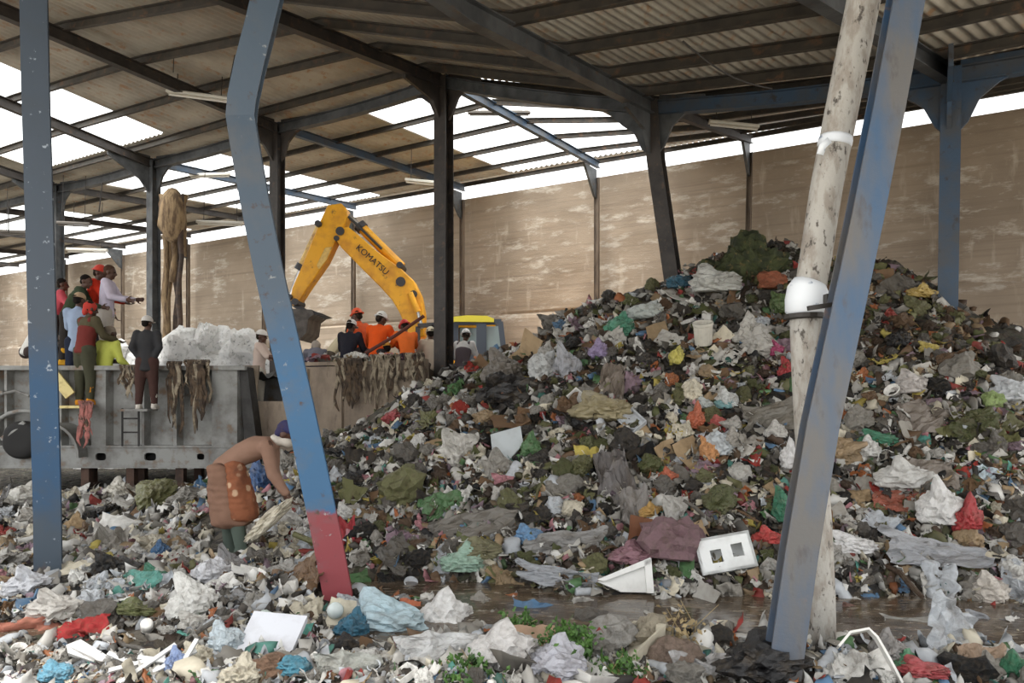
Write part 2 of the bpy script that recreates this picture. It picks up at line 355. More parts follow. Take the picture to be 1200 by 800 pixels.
f, _ = noise_fac(nt, 4, O1, lo=.5, hi=.74); mm = nd(nt, 'Math', operation='MULTIPLY'); mm.inputs[1].default_value = .5; nt.links.new(f, mm.inputs[0]); c = mix(nt, mm.outputs[0], c, S(66,72,78))
f, _ = noise_fac(nt, 14, O1, lo=.64, hi=.7); c = mix(nt, f, c, S(160,170,180))
nt.links.new(c, b.inputs['Base Color']); b.inputs['Roughness'].default_value = .55; bump(nt, b, h, .12)
mat('right_post_paint', S(56,82,110), .45, ((S(92,90,88), 2.2, (1,1,.35), .36, .55), (S(70,66,66), 9, (1,1,.4), .58, .72), (S(120,96,80), 5, O1, .64, .74)), bmp=.12)
mat('white_pole', S(176,172,164), .8, ((S(150,142,132), 14, (1,1,.35), .46, .6), (S(84,78,72), 30, (1,1,.5), .58, .66)), bmp=.3, bscale=40)
mat('white_collar', S(226,230,234), .6, ((S(150,160,175), 12, O1, .62, .68),)); mat('bolt_steel', S(58,54,50), .5, metal=.4)
mat('rust', S(110,78,58), .85, ((S(70,52,42), 8, O1, .4, .6),), bmp=.3)
def front_post(name, label, pts, w, d, m, rot=0, extra=()):
    t = thing(name, label, 'column', pts[0], 'damaged posts in front', 'thing')
    mb = MB(); sd = Matrix.Rotation(rot, 3, 'Z') @ Vector((1,0,0)); mb.hbeam(pts, w, d, sd, tf=.016, tw=.012); obj('shaft', mb, m, t)
    return t
lp = [P(57,690,5.9), P(56,600,5.9), P(49,340,5.9), P(42,100,5.95), P(38,-90,6.0), P(38,-150,6.0)]
t = front_post('steel_post', 'upright blue grey steel post at left with rusty foot', lp, .19, .16, 'left_post_paint', rot=.5)
mb = MB(); mb.box(lp[0]+Vector((0,0,.02)), (.3,.28,.05)); obj('base_plate', mb, 'rust', t)
bp = [P(399,712,5.22), P(397,700,5.22), P(384,632,5.25), P(369,560,5.28), P(352,480,5.3), P(334,400,5.32), P(316,320,5.34), P(300,240,5.36), P(290,185,5.38), P(283,140,5.4), P(285,118,5.4), P(293,80,5.4), P(306,30,5.4), P(319,-25,5.4), P(335,-90,5.4), P(337,-112,5.4)]
t = front_post('steel_post', 'kinked blue steel post with red painted foot, bent near its top', bp, .2, .15, 'bent_post_paint', rot=.2)
mb = MB(); mb.box(bp[0]+Vector((0,0,.0)), (.28,.26,.04)); obj('base_plate', mb, 'rust', t)
rp = [P(912,815,3.72), P(918,770,3.74), P(935,650,3.8), P(960,500,3.87), P(988,370,3.93), P(1011,262,3.96), P(1037,130,4.0), P(1061,0,4.03), P(1082,-110,4.06)]
t = front_post('steel_post', 'leaning worn blue steel post at right, strapped to the white pole', rp, .165, .13, 'right_post_paint', rot=-.08)
mb = MB(); mb.box(P(968,358,4.0), (.2,.03,.025), Matrix.Rotation(-.15,3,'Y')); mb.box(P(986,352,3.95), (.06,.12,.03), Matrix.Rotation(.2,3,'Y')); mb.box(P(972,350,4.02), (.05,.05,.05)); obj('clamp', mb, 'bolt_steel', t)
rr = random.Random(3)
wp = [P(944,372,4.2), P(956,300,4.22), P(968,222,4.24), P(982,150,4.26), P(997,75,4.28), P(1012,0,4.3), P(1034,-110,4.33)]
t = thing('white_pole', 'white peeling pole leaning beside the blue post at right', 'pole', P(962,768,4.25), 'damaged posts in front', 'thing')
mb = MB(); mb.tube(wp, [.084,.088,.09,.092,.094,.095,.096], 20); obj('upper_shaft', mb, 'white_pole', t, smooth=True)
mb = MB(); mb.tube([P(963,780,4.25), P(962,700,4.26), P(958,620,4.26), P(950,520,4.24), P(947,440,4.22), P(945,362,4.2)], [.082,.08,.082,.085,.09,.094], 18); obj('lower_shaft', mb, 'white_pole', t, smooth=True)
mb = MB(); mb.tube([P(944,370,4.2), P(944,366,4.2), P(945,352,4.2), P(946.5,338,4.2), P(949,331,4.2)], [.09,.112,.118,.112,.093], 18, Vector((1,0,0))); obj('collar', mb, 'white_collar', t, smooth=True)
mb = MB(); mb.tube([P(977.5,172,4.25), P(978,169,4.25), P(979,164,4.25), P(979.5,161,4.25)], [.092,.096,.096,.092], 18)
mb.sweep([P(972,164,4.13), P(964,171,4.13), P(961,181,4.135)], [(-.02,-.004),(.02,-.004),(.02,.004),(-.02,.004)], (1,0,0)); obj('wrap', mb, 'white_collar', t, smooth=True)
mb = MB(); mb.tube([P(944,374.5,4.2), P(944,373,4.2), P(944,368,4.2)], [.09,.118,.116], 18); obj('band', mb, 'bolt_steel', t)
# ------------------------------------------------------------------ hanging lights, cables, cloth bundle
mat('lamp_white', S(210,206,196), .5); mat('lamp_dark', S(96,90,84), .6); mat('wire', S(48,44,42), .6)
def batten(px, py, L, Y, ang, label, dark=False, wires=((-.35,),(.35,)), yaw=0):
    c = P(px, py, Y); a = Matrix.Rotation(yaw, 3, 'Z') @ Matrix.Rotation(-ang, 3, 'Y')
    t = thing('hanging_light', label, 'light', c, 'hanging tube light fittings'); m = 'lamp_dark' if dark else 'lamp_white'
    mb = MB(); ax = a @ Vector((1,0,0)); prof = [(-.05,-.02),(.05,-.02),(.05,.02),(.025,.045),(-.025,.045),(-.05,.02)]
    mb.sweep([c-ax*L/2, c+ax*L/2], prof, (0,1,0)); obj('housing', mb, m, t)
    mb = MB(); q = Vector((0,0,-.05)); mb.tube([c-ax*L*.47+q, c+ax*L*.47+q], .018, 8); obj('tube', mb, m, t)
    for (s,) in wires:
        q = c+ax*L*s; mb = MB(); top = 7.4 if Y > 10 else 6.4
        mb.tube([q, q+Vector((.02,.02,max(.4, min(top-q.z, 1.2))))], .008, 5); obj('wire', mb, 'wire', t)
batten(233,112,1.15,13,-.13,'tube light just left of the kink in the bent post')
batten(585,132,1.3,15,.0,'dark tube light hanging against the big skylight', True)
batten(712,56,1.2,11,-.22,'tube light with struts above the leaning dark column')
batten(497,213,.9,17,-.1,'white tube light left of the dark middle column')
batten(258,261,1.1,17,-.03,'white tube light above the white sacks')
batten(102,293,1.0,18,-.03,'white tube light above the group on the trailer')
batten(860,146,.9,13,-.1,'tube light left of the white pole')
batten(246,205,1.0,18,.03,'tube light beside the cloth bundle')
batten(24,272,1.0,18,-.03,'tube light left of the left blue post',True)
batten(86,262,.8,18,-.05,'dark tube light right beside the left blue post',True)
mat('old_cloth', S(150,128,98), .95, ((S(96,78,60), 6, (2,2,.4), .42, .58),), bmp=.5); mat('dark_pipe', S(78,60,48), .7, ((S(50,40,34), 6, O1, .4, .6),))
t = thing('cloth_bundle', 'bundle of old brown cloth and pipe hanging beside the grey column', 'bundle', P(202,400,16.4))
for k in range(7):
    x = 190+k*4.2; mb = MB(); y1 = [270,395,398,330,395,400,300][k]; Y = 16.3+.12*((k*37) % 5)
    pts = [P(x+rr.uniform(-2,2), 228+(y1-228)*i/7, Y) for i in range(8)]
    mb.tube(pts, [.05+.03*rr.random() for _ in range(8)], 8); obj('cloth_strip', mb, 'dark_pipe' if k in (4,5) else 'old_cloth', t, smooth=True)
mb = MB(); mb.ball(P(202,252,16.3), (.3,.2,.62), 14, 10); obj('gathered_head', mb, 'old_cloth', t, smooth=True)
def cable(pts, r, label):
    mb = MB(); mb.tube(pts, r, 6); props(obj('cable', mb, 'wire', base=pts[0]), label, 'cable', 'loose cables under the roof')
def sag(a, b, s=.2, k=7): return [a.lerp(b, i/k)-Vector((0,0,s*math.sin(math.pi*i/k))) for i in range(k+1)]
cable(sag(P(648,-5,10), P(660,45,10), 0), .008, 'thin dark rod hanging above the tube light with struts')
cable(sag(P(770,-8,10), P(745,52,10), 0), .01, 'slanting dark rod left of the white pole top')
cable(sag(P(800,48,7.6), P(905,104,7.6), .1), .01, 'long dark cable slanting towards the white pole')
cable(sag(P(205,20,12), P(203,85,12), 0), .008, 'thin rod hanging left of the bent post')
cable(sag(P(277,55,12), P(268,100,12), 0), .008, 'thin rod hanging close to the bent post kink')
cable([P(120,214,16), P(116,248,16)], .014, 'short rod hanging below the beam right of the left post')
cable([P(10,235,16), P(10,272,16)], .014, 'short rod hanging at the left edge')
# ------------------------------------------------------------------ the heap and the waste field
RIDGE = [(400,520,10.6,3.0),(440,500,10.3,3.0),(480,468,10.1,3.2),(540,438,10.3,3.9),(590,412,10.4,4.3),(640,388,10.4,4.6),(700,356,10.4,4.75),(760,339,10.4,4.8),(800,322,10.4,4.85),(850,304,10.4,4.9),(900,291,10.4,4.9),(950,293,10.2,4.8),(1000,303,9.9,4.7),(1040,313,9.6,4.5),(1080,331,9.3,4.2),(1120,370,9.1,4.0),(1150,400,9.1,3.9),(1200,428,9.1,3.8),(1300,470,9.2,3.6),(1420,520,9.4,3.4)]
RP = []
for (a, b_) in zip(RIDGE[:-1], RIDGE[1:]):
    for k in range(5):
        f = k/5; x, y, Y, L = [a[i]+(b_[i]-a[i])*f for i in range(4)]; p = P(x, y, Y); RP.append((p.x, p.y, p.z, L))
RP = np.array(RP)
# cheap lattice noise usable on arrays
_LAT = RS.rand(256, 256)
def vnoise(x, y):
    xi, yi = np.floor(x).astype(int), np.floor(y).astype(int); fx, fy = x-xi, y-yi; fx = fx*fx*(3-2*fx); fy = fy*fy*(3-2*fy)
    g = lambda i, j: _LAT[i % 256, j % 256]
    return (g(xi,yi)*(1-fx)+g(xi+1,yi)*fx)*(1-fy)+(g(xi,yi+1)*(1-fx)+g(xi+1,yi+1)*fx)*fy-.5
def terr(X, Y, fine=True):
    X = np.asarray(X, float); Y = np.asarray(Y, float)
    h = np.full(X.shape, -9.)
    for (rx, ry, rz, L) in RP:
        d = np.hypot(X-rx, Y-ry); back = Y > ry
        t = np.clip(d/np.where(back, L*.75, L), 0, 1); h = np.maximum(h, rz*(1-t)**1.08)
    h = np.maximum(h, 0)
    h = h+np.minimum(h, .5)*.5*(vnoise(X*1.3+7, Y*1.3)+.5*vnoise(X*3.1, Y*3.1+3))
    base = .07+.13*vnoise(X*.9+20, Y*.9+4)+.09*vnoise(X*2.6, Y*2.6+9)
    far = np.clip((Y-8.2)/2, 0, 1)*np.clip((-1.5-X)/1.5, 0, 1); base = base*(1-.85*np.clip(far*1.5,0,1))-.06*np.clip(far*1.5,0,1)+far*.05*vnoise(X*1.7, Y*1.7)
    # the wet hollow in front of the heap
    wob = .5*vnoise(X*1.1+3, Y*1.6)+.3*vnoise(X*3, Y*3)
    c1 = np.clip(1-np.abs((Y-5.02-.12*X*0)/(.78+wob*.5)), 0, 1)*np.clip((X+1.2+wob)/.9, 0, 1)
    c2 = np.clip(1-np.abs((Y-4.55)/.32), 0, 1)*np.clip((-1.9-X)/.8, 0, 1)
    c3 = np.clip(1-np.abs((Y-5.75)/.35), 0, 1)*np.clip((X+1.9)/.5, 0, 1)*np.clip((.4-X)/.5, 0, 1)
    wet = np.maximum(np.maximum(np.clip(c1*2.6,0,1), np.clip(c2*2,0,1)), np.clip(c3*2,0,1))
    base = base*(1-wet)-.1*wet
    edge = np.clip((Y-12.4)/1.0, 0, 1); base = base*(1-edge)
    z = np.maximum(base, 0 if False else base)+h
    if fine: z = z+.035*vnoise(X*9, Y*9)+.03*vnoise(X*21, Y*21+5)*(1-.7*wet)
    return z
_cache = {}
GX, GY = np.arange(-14, 12, .05), np.arange(2.2, 15.2, .05)
TG = terr(*np.meshgrid(GX, GY), fine=False)
def tz(x, y):
    i = min(max((x-GX[0])/.05, 0), len(GX)-1.001); j = min(max((y-GY[0])/.05, 0), len(GY)-1.001); a, b_ = int(i), int(j); fx, fy = i-a, j-b_
    return (TG[b_,a]*(1-fx)+TG[b_,a+1]*fx)*(1-fy)+(TG[b_+1,a]*(1-fx)+TG[b_+1,a+1]*fx)*fy
def tn(x, y, e=.12):
    return Vector((tz(x-e,y)-tz(x+e,y), tz(x,y-e)-tz(x,y+e), 2*e)).normalized()
def hit(px, py):
    """first point of the waste surface seen along a line of sight"""
    k, m_ = (px-CX)/F, (YH-py)/F; y = 2.6; prev = None
    while y < 13:
        if CZ+m_*y <= tz(k*y, y): break
        y += .03
    else: return None
    return Vector((k*y, y, tz(k*y, y)))
# surface meshes
def terrain_mesh(x0, x1, y0, y1, st):
    xs, ys = np.arange(x0, x1, st), np.arange(y0, y1, st); XX, YY = np.meshgrid(xs, ys); ZZ = terr(XX, YY)
    jx = RS.uniform(-.25,.25,XX.shape)*st; jy = RS.uniform(-.25,.25,XX.shape)*st
    vs = np.stack([XX+jx, YY+jy, ZZ], -1).reshape(-1,3); n = len(xs); j, i = np.meshgrid(np.arange(len(ys)-1), np.arange(n-1), indexing='ij'); a = (j*n+i).ravel()
    return vs, np.stack([a, a+1, a+n+1, a+n], 1)[((XX*.5+YY*.866).ravel()[a] < 17.2)]
def np_mesh(name, vs, fs, cols=None, tri=False):
    me = bpy.data.meshes.new(name); k = fs.shape[1]
    me.vertices.add(len(vs)); me.vertices.foreach_set('co', np.ascontiguousarray(vs, np.float32).ravel())
    me.loops.add(fs.size); me.loops.foreach_set('vertex_index', np.ascontiguousarray(fs, np.int32).ravel())
    me.polygons.add(len(fs)); me.polygons.foreach_set('loop_start', np.arange(0, fs.size, k, dtype=np.int32)); me.polygons.foreach_set('loop_total', np.full(len(fs), k, np.int32))
    me.update(calc_edges=True)
    if cols is not None:
        at_ = me.attributes.new('Col', 'FLOAT_COLOR', 'POINT'); at_.data.foreach_set('color', np.ascontiguousarray(cols, np.float32).ravel())
    return me
m, nt, b, out = new_mat('waste_ground'); MATS['waste_ground'] = m
tc = nd(nt, 'TexCoord'); vo = nd(nt, 'TexVoronoi'); vo.inputs['Scale'].default_value = 14; vo.inputs['Randomness'].default_value = 1
nz = nd(nt, 'TexNoise'); nz.inputs['Scale'].default_value = 6; va = nd(nt, 'VectorMath', operation='MULTIPLY_ADD'); va.inputs[1].default_value = (.25,.25,.25)
nt.links.new(tc.outputs['Object'], nz.inputs[0]); nt.links.new(nz.outputs['Color'], va.inputs[0]); nt.links.new(tc.outputs['Object'], va.inputs[2]); nt.links.new(va.outputs[0], vo.inputs[0])
sp = nd(nt, 'SeparateColor'); nt.links.new(vo.outputs['Color'], sp.inputs[0])
rp_ = nd(nt, 'ValToRGB'); rp_.color_ramp.interpolation = 'CONSTANT'; nt.links.new(sp.outputs[0], rp_.inputs[0])
cr = rp_.color_ramp
for i, c_ in enumerate([S(44,39,31),S(62,55,44),S(32,29,26),S(74,68,56),S(54,55,38),S(40,36,32),S(88,82,72),S(60,48,38)]):  # tones darkened to stand for shade in gaps between pieces
    el = cr.elements[i] if i < 2 else cr.elements.new(.5); el.color = (*c_,1)
for i, el in enumerate(cr.elements): el.position = i/8
nt.links.new(rp_.outputs[0], b.inputs['Base Color']); b.inputs['Roughness'].default_value = .7; _, hh = noise_fac(nt, 16); bump(nt, b, hh, .8, .05)
vs_, fs_ = terrain_mesh(-17, 11.5, 2.4, 18.5, .058)
o = bpy.data.objects.new('waste_heap', np_mesh('waste_heap', vs_, fs_)); C.objects.link(o); o.data.materials.append(MATS['waste_ground']); props(o, 'compacted waste of the heap and ground, darkened for shaded gaps', 'waste heap', kind='stuff')
m, nt, b, out = new_mat('dirty_water'); MATS['dirty_water'] = m
f, h = noise_fac(nt, 2.5, (1,2.2,1), lo=.45, hi=.65); c = mix(nt, f, S(78,66,54), S(120,106,90)); f2, _ = noise_fac(nt, 7, (1,3,1), lo=.58, hi=.68); c = mix(nt, f2, c, S(150,142,128))
nt.links.new(c, b.inputs['Base Color']); r = nd(nt, 'MapRange'); r.inputs[3].default_value = .12; r.inputs[4].default_value = .6; nt.links.new(f2, r.inputs[0]); nt.links.new(r.outputs[0], b.inputs['Roughness']); bump(nt, b, h, .3, .02)
mb = MB(); mb.box((.4,5.0,-.035), (9.4,2.6,.03)); props(obj('puddle', mb, 'dirty_water', base=(.4,5.0,-.035)), 'brown puddle of dirty water at the foot of the heap', 'water', kind='stuff')
# ------------------------------------------------------------------ kinds of waste: shared meshes of about unit size
def rnd_unit(r): 
    v = Vector((r.gauss(0,1), r.gauss(0,1), r.gauss(0,1))); return v.normalized()
def bag_mesh(seed, sub=4, knot=True, flat=.62, amp=.34):
    r = random.Random(seed); bm = bmesh.new(); bmesh.ops.create_icosphere(bm, subdivisions=sub, radius=.5); s = Vector((seed*3.1, seed*1.7, seed*.9))
    k = Vector((r.uniform(-.5,.5), r.uniform(-.5,.5), .8)).normalized(); st = Vector((r.uniform(.75,1.2), r.uniform(.7,1.1), flat))
    for v in bm.verts:
        u = v.co.normalized(); n1 = noise.noise(u*1.4+s); n2 = noise.noise(u*3.2+s*2); n3 = noise.noise(u*7+s); n4 = noise.noise(u*15+s)
        d = 1+amp*(.9*n1+.75*(.35-abs(n2)*1.6)+.42*(.3-abs(n3)*1.5)+.16*n4)
        if knot:
            a = u.dot(k); ex_ = math.exp(-((1-a)/.035)); d += .75*ex_*(1+.5*n3)
        v.co = Vector((u.x*st.x, u.y*st.y, u.z*st.z))*.5*d
        if v.co.z < -.2: v.co.z = -.2+(v.co.z+.2)*.2
    me = bpy.data.meshes.new('bag'); bm.to_mesh(me); bm.free(); return me
def film_mesh(seed, n=16, m=13, amp=.3, th=.012, tear=.25, curl=.5):
    r = random.Random(seed); s = Vector((seed*2.3, seed*.7, 4)); top = []
    asp = r.uniform(.55,.95); bend = r.uniform(-curl, curl); bend2 = r.uniform(-curl, curl)
    for j in range(m):
        for i in range(n):
            x, y = i/(n-1)-.5, (j/(m-1)-.5)*asp; q = Vector((x*2.6, y*2.6, 0))+s
            e = 1+tear*noise.noise(Vector((math.atan2(y,x)*1.5, 3, seed)))
            z = amp*((.3-abs(noise.noise(q)))*.9+.45*(.25-abs(noise.noise(q*2.3)))+.22*noise.noise(q*5))+bend*x*x*1.6+bend2*x*y*2
            top.append(Vector((x*e+.1*noise.noise(q*1.5+Vector((9,0,0))), y*e+.1*noise.noise(q*1.5+Vector((0,9,0))), z)))
    vs = top+[v-Vector((0,0,th)) for v in top]; N = n*m; fs = []
    for j in range(m-1):
        for i in range(n-1):
            a = j*n+i; fs += [(a, a+1, a+n+1, a+n), (N+a, N+a+n, N+a+n+1, N+a+1)]
    rim = [i for i in range(n)]+[j*n+n-1 for j in range(1, m)]+[(m-1)*n+i for i in range(n-2, -1, -1)]+[j*n for j in range(m-2, 0, -1)]
    fs += [(rim[k], N+rim[k], N+rim[(k+1) % len(rim)], rim[(k+1) % len(rim)]) for k in range(len(rim))]
    me = bpy.data.meshes.new('film'); me.from_pydata([tuple(v) for v in vs], [], fs); me.update(); return me
def mb_mesh(mb, name='m'):
    me = bpy.data.meshes.new(name); me.from_pydata([tuple(v) for v in mb.v], [], mb.f); me.update(); bm = bmesh.new(); bm.from_mesh(me); bmesh.ops.recalc_face_normals(bm, faces=bm.faces); bm.to_mesh(me); bm.free(); return me
def bottle_mesh(seed):
    r = random.Random(seed); w = r.uniform(.13,.2); prof = [(.001,-.5),(w*.8,-.5),(w,-.47),(w,-.2),(w*.93,-.17),(w,-.14),(w,.02),(w*.93,.05),(w,.08),(w*.98,.2),(w*.6,.34),(w*.34,.4),(w*.34,.44),(w*.42,.445),(w*.42,.5),(.001,.5)]
    mb = MB(); mb.lathe(prof, 16, Matrix.Rotation(math.pi/2,4,'Y'))
    for v in mb.v: v.z *= r.uniform(.82,.86) if abs(v.x) < .2 else 1; v.y += .03*math.sin(v.x*5+seed)
    return mb_mesh(mb)
def cup_mesh(seed):
    r = random.Random(seed); h = r.uniform(.5,.8); t = r.uniform(.36,.5); prof = [(.001,0),(.3,0),(t-.03,h-.04),(t+.02,h-.03),(t+.02,h),(t-.05,h),(.27,.03),(.001,.03)]; mb = MB(); mb.lathe(prof, 20); 
    for v in mb.v: v.x *= 1+.12*math.sin(v.z*4+seed); v.z -= h/2
    return mb_mesh(mb)
def card_mesh(seed, th=.03):
    r = random.Random(seed); n, m = 9, 7; asp = r.uniform(.5,.9); f = r.uniform(-.6,.6); mb = MB(); top = []
    for j in range(m):
        for i in range(n):
            x, y = i/(n-1)-.5, (j/(m-1)-.5)*asp; k = r.uniform(-.02,.02) if i in (0,n-1) or j in (0,m-1) else 0
            z = abs(x-.1)*f*.6+.05*noise.noise(Vector((x*3, y*3, seed))); top.append(Vector((x+k, y+k, z)))
    N = n*m; vs = top+[v-Vector((0,0,th)) for v in top]; fs = []
    for j in range(m-1):
        for i in range(n-1): a = j*n+i; fs += [(a,a+1,a+n+1,a+n),(N+a,N+a+n,N+a+n+1,N+a+1)]
    rim = [i for i in range(n)]+[j*n+n-1 for j in range(1, m)]+[(m-1)*n+i for i in range(n-2, -1, -1)]+[j*n for j in range(m-2, 0, -1)]
    fs += [(rim[k], N+rim[k], N+rim[(k+1) % len(rim)], rim[(k+1) % len(rim)]) for k in range(len(rim))]
    return mb_mesh(mb.add(vs, fs))
def tray_mesh(seed):
    r = random.Random(seed); w = r.uniform(.6,.9)/2; L, h, t = .5, r.uniform(.14,.22), .05; mb = MB()
    o_ = [(-L,-w),(L,-w),(L,w),(-L,w)]; ins = [(-L+t,-w+t),(L-t,-w+t),(L-t,w-t),(-L+t,w-t)]; b0 = [(x*.86,y*.86) for x, y in o_]; bi = [(x*.82,y*.82) for x, y in ins]
    vs = [Vector((*p,0)) for p in b0]+[Vector((*p,h)) for p in o_]+[Vector((*p,h)) for p in ins]+[Vector((*p,.03)) for p in bi]
    fs = [(3,2,1,0)]+[(i, (i+1) % 4, 4+(i+1) % 4, 4+i) for i in range(4)]+[(4+i, 4+(i+1) % 4, 8+(i+1) % 4, 8+i) for i in range(4)]+[(8+i, 8+(i+1) % 4, 12+(i+1) % 4, 12+i) for i in range(4)]+[(12,13,14,15)]
    mb.add(vs, fs); return mb_mesh(mb)
def stick_mesh(seed):
    r = random.Random(seed); mb = MB(); mb.tube([Vector((-.5+i/5, .04*math.sin(i*1.7+seed), .03*math.cos(i+seed))) for i in range(6)], [.03*r.uniform(.8,1.2) for _ in range(6)], 7); return mb_mesh(mb)
KIND = {
 'plastic_bag': ([bag_mesh(s) for s in range(1,11)], 'plastic_film', 'crumpled plastic bag'),
 'plastic_sheet': ([film_mesh(s) for s in range(1,10)], 'plastic_film', 'torn piece of plastic sheet'),
 'cloth_rag': ([film_mesh(s, 20, 16, .5, .03, .35, .3) for s in range(21,27)], 'cloth', 'crumpled rag'),
 'paper_scrap': ([film_mesh(s, 9, 8, .2, .012, .12, .6) for s in range(41,47)], 'paper', 'piece of paper'),
 'cardboard_piece': ([card_mesh(s) for s in range(1,6)], 'paper', 'bent piece of cardboard'),
 'plastic_bottle': ([bottle_mesh(s) for s in range(1,5)], 'clear_plastic', 'squashed plastic bottle'),
 'plastic_cup': ([cup_mesh(s) for s in range(1,4)], 'foam', 'plastic cup'),
 'food_tray': ([tray_mesh(s) for s in range(1,4)], 'foam', 'foam food tray'),
 'rotten_lump': ([bag_mesh(s, 3, False, .8, .5) for s in range(61,67)], 'rotting', 'lump of rotting waste'),
 'wood_stick': ([stick_mesh(s) for s in range(1,4)], 'rotting', 'broken stick'),
}
for k, (ms, mt, _) in KIND.items():
    for me in ms:
        me.name = k; me.materials.append(MATS[mt])
        if k in ('plastic_bottle','plastic_cup','cloth_rag'): me.polygons.foreach_set('use_smooth', [True]*len(me.polygons))
def orient(nrm, tilt, r):
    z = (nrm+rnd_unit(r)*tilt).normalized(); x = rnd_unit(r); x = (x-z*x.dot(z)).normalized(); return Matrix((x, z.cross(x), z)).transposed()
def drop(kind, c, size, R, color, label, cat, group, mesh=None, sc=(1,1,1)):
    me = mesh or random.choice(KIND[kind][0]); o = bpy.data.objects.new(kind, me); C.objects.link(o)
    o.matrix_world = Matrix.Translation(c) @ R.to_4x4() @ Matrix.Diagonal((size*sc[0], size*sc[1], size*sc[2], 1)); o.color = (*color, 1)
    return props(o, label, cat, group)
# ------------------------------------------------------------------ people
def voxel(name, mb, vox, smooth=2, wrinkle=0, wscale=9, keep=None):
    """one continuous skin over overlapping rounded pieces"""
    me = bpy.data.meshes.new(name); me.from_pydata([tuple(v) for v in mb.v], [], mb.f); me.update()
    bm = bmesh.new(); bm.from_mesh(me); bmesh.ops.recalc_face_normals(bm, faces=bm.faces); bm.to_mesh(me); bm.free()
    o = bpy.data.objects.new('tmp', me); C.objects.link(o)
    r = o.modifiers.new('r', 'REMESH'); r.mode = 'VOXEL'; r.voxel_size = vox; r.use_smooth_shade = True
    if smooth: s = o.modifiers.new('s', 'SMOOTH'); s.factor = .5; s.iterations = smooth
    dg = bpy.context.evaluated_depsgraph_get(); dg.update()
    out = bpy.data.meshes.new_from_object(o.evaluated_get(dg)); bpy.data.objects.remove(o); bpy.data.meshes.remove(me)
    out.name = name
    if wrinkle:
        for v in out.vertices:
            p = v.co*wscale; w = noise.noise(Vector((p.x, p.y, p.z*.6)))+.5*noise.noise(Vector((p.x*2.3, p.y*2.3, p.z*2)))
            v.co += v.normal*w*wrinkle
    out.polygons.foreach_set('use_smooth', [True]*len(out.polygons)); return out
def fig_obj(name, me, m, parent, base, R, color=None, top=False):
    M = Matrix.Translation(base) @ R.to_4x4() if top else None
    me.materials.append(MATS[m] if isinstance(m, str) else m)
    o = bpy.data.objects.new(name, me); C.objects.link(o)
    if top: o.location = base; o.rotation_euler = R.to_euler()
    else: o.parent = parent
    if color: o.color = (*color, 1)
    return o
def rotx(v, a): return Matrix.Rotation(a, 3, 'X') @ v
D2R = math.radians
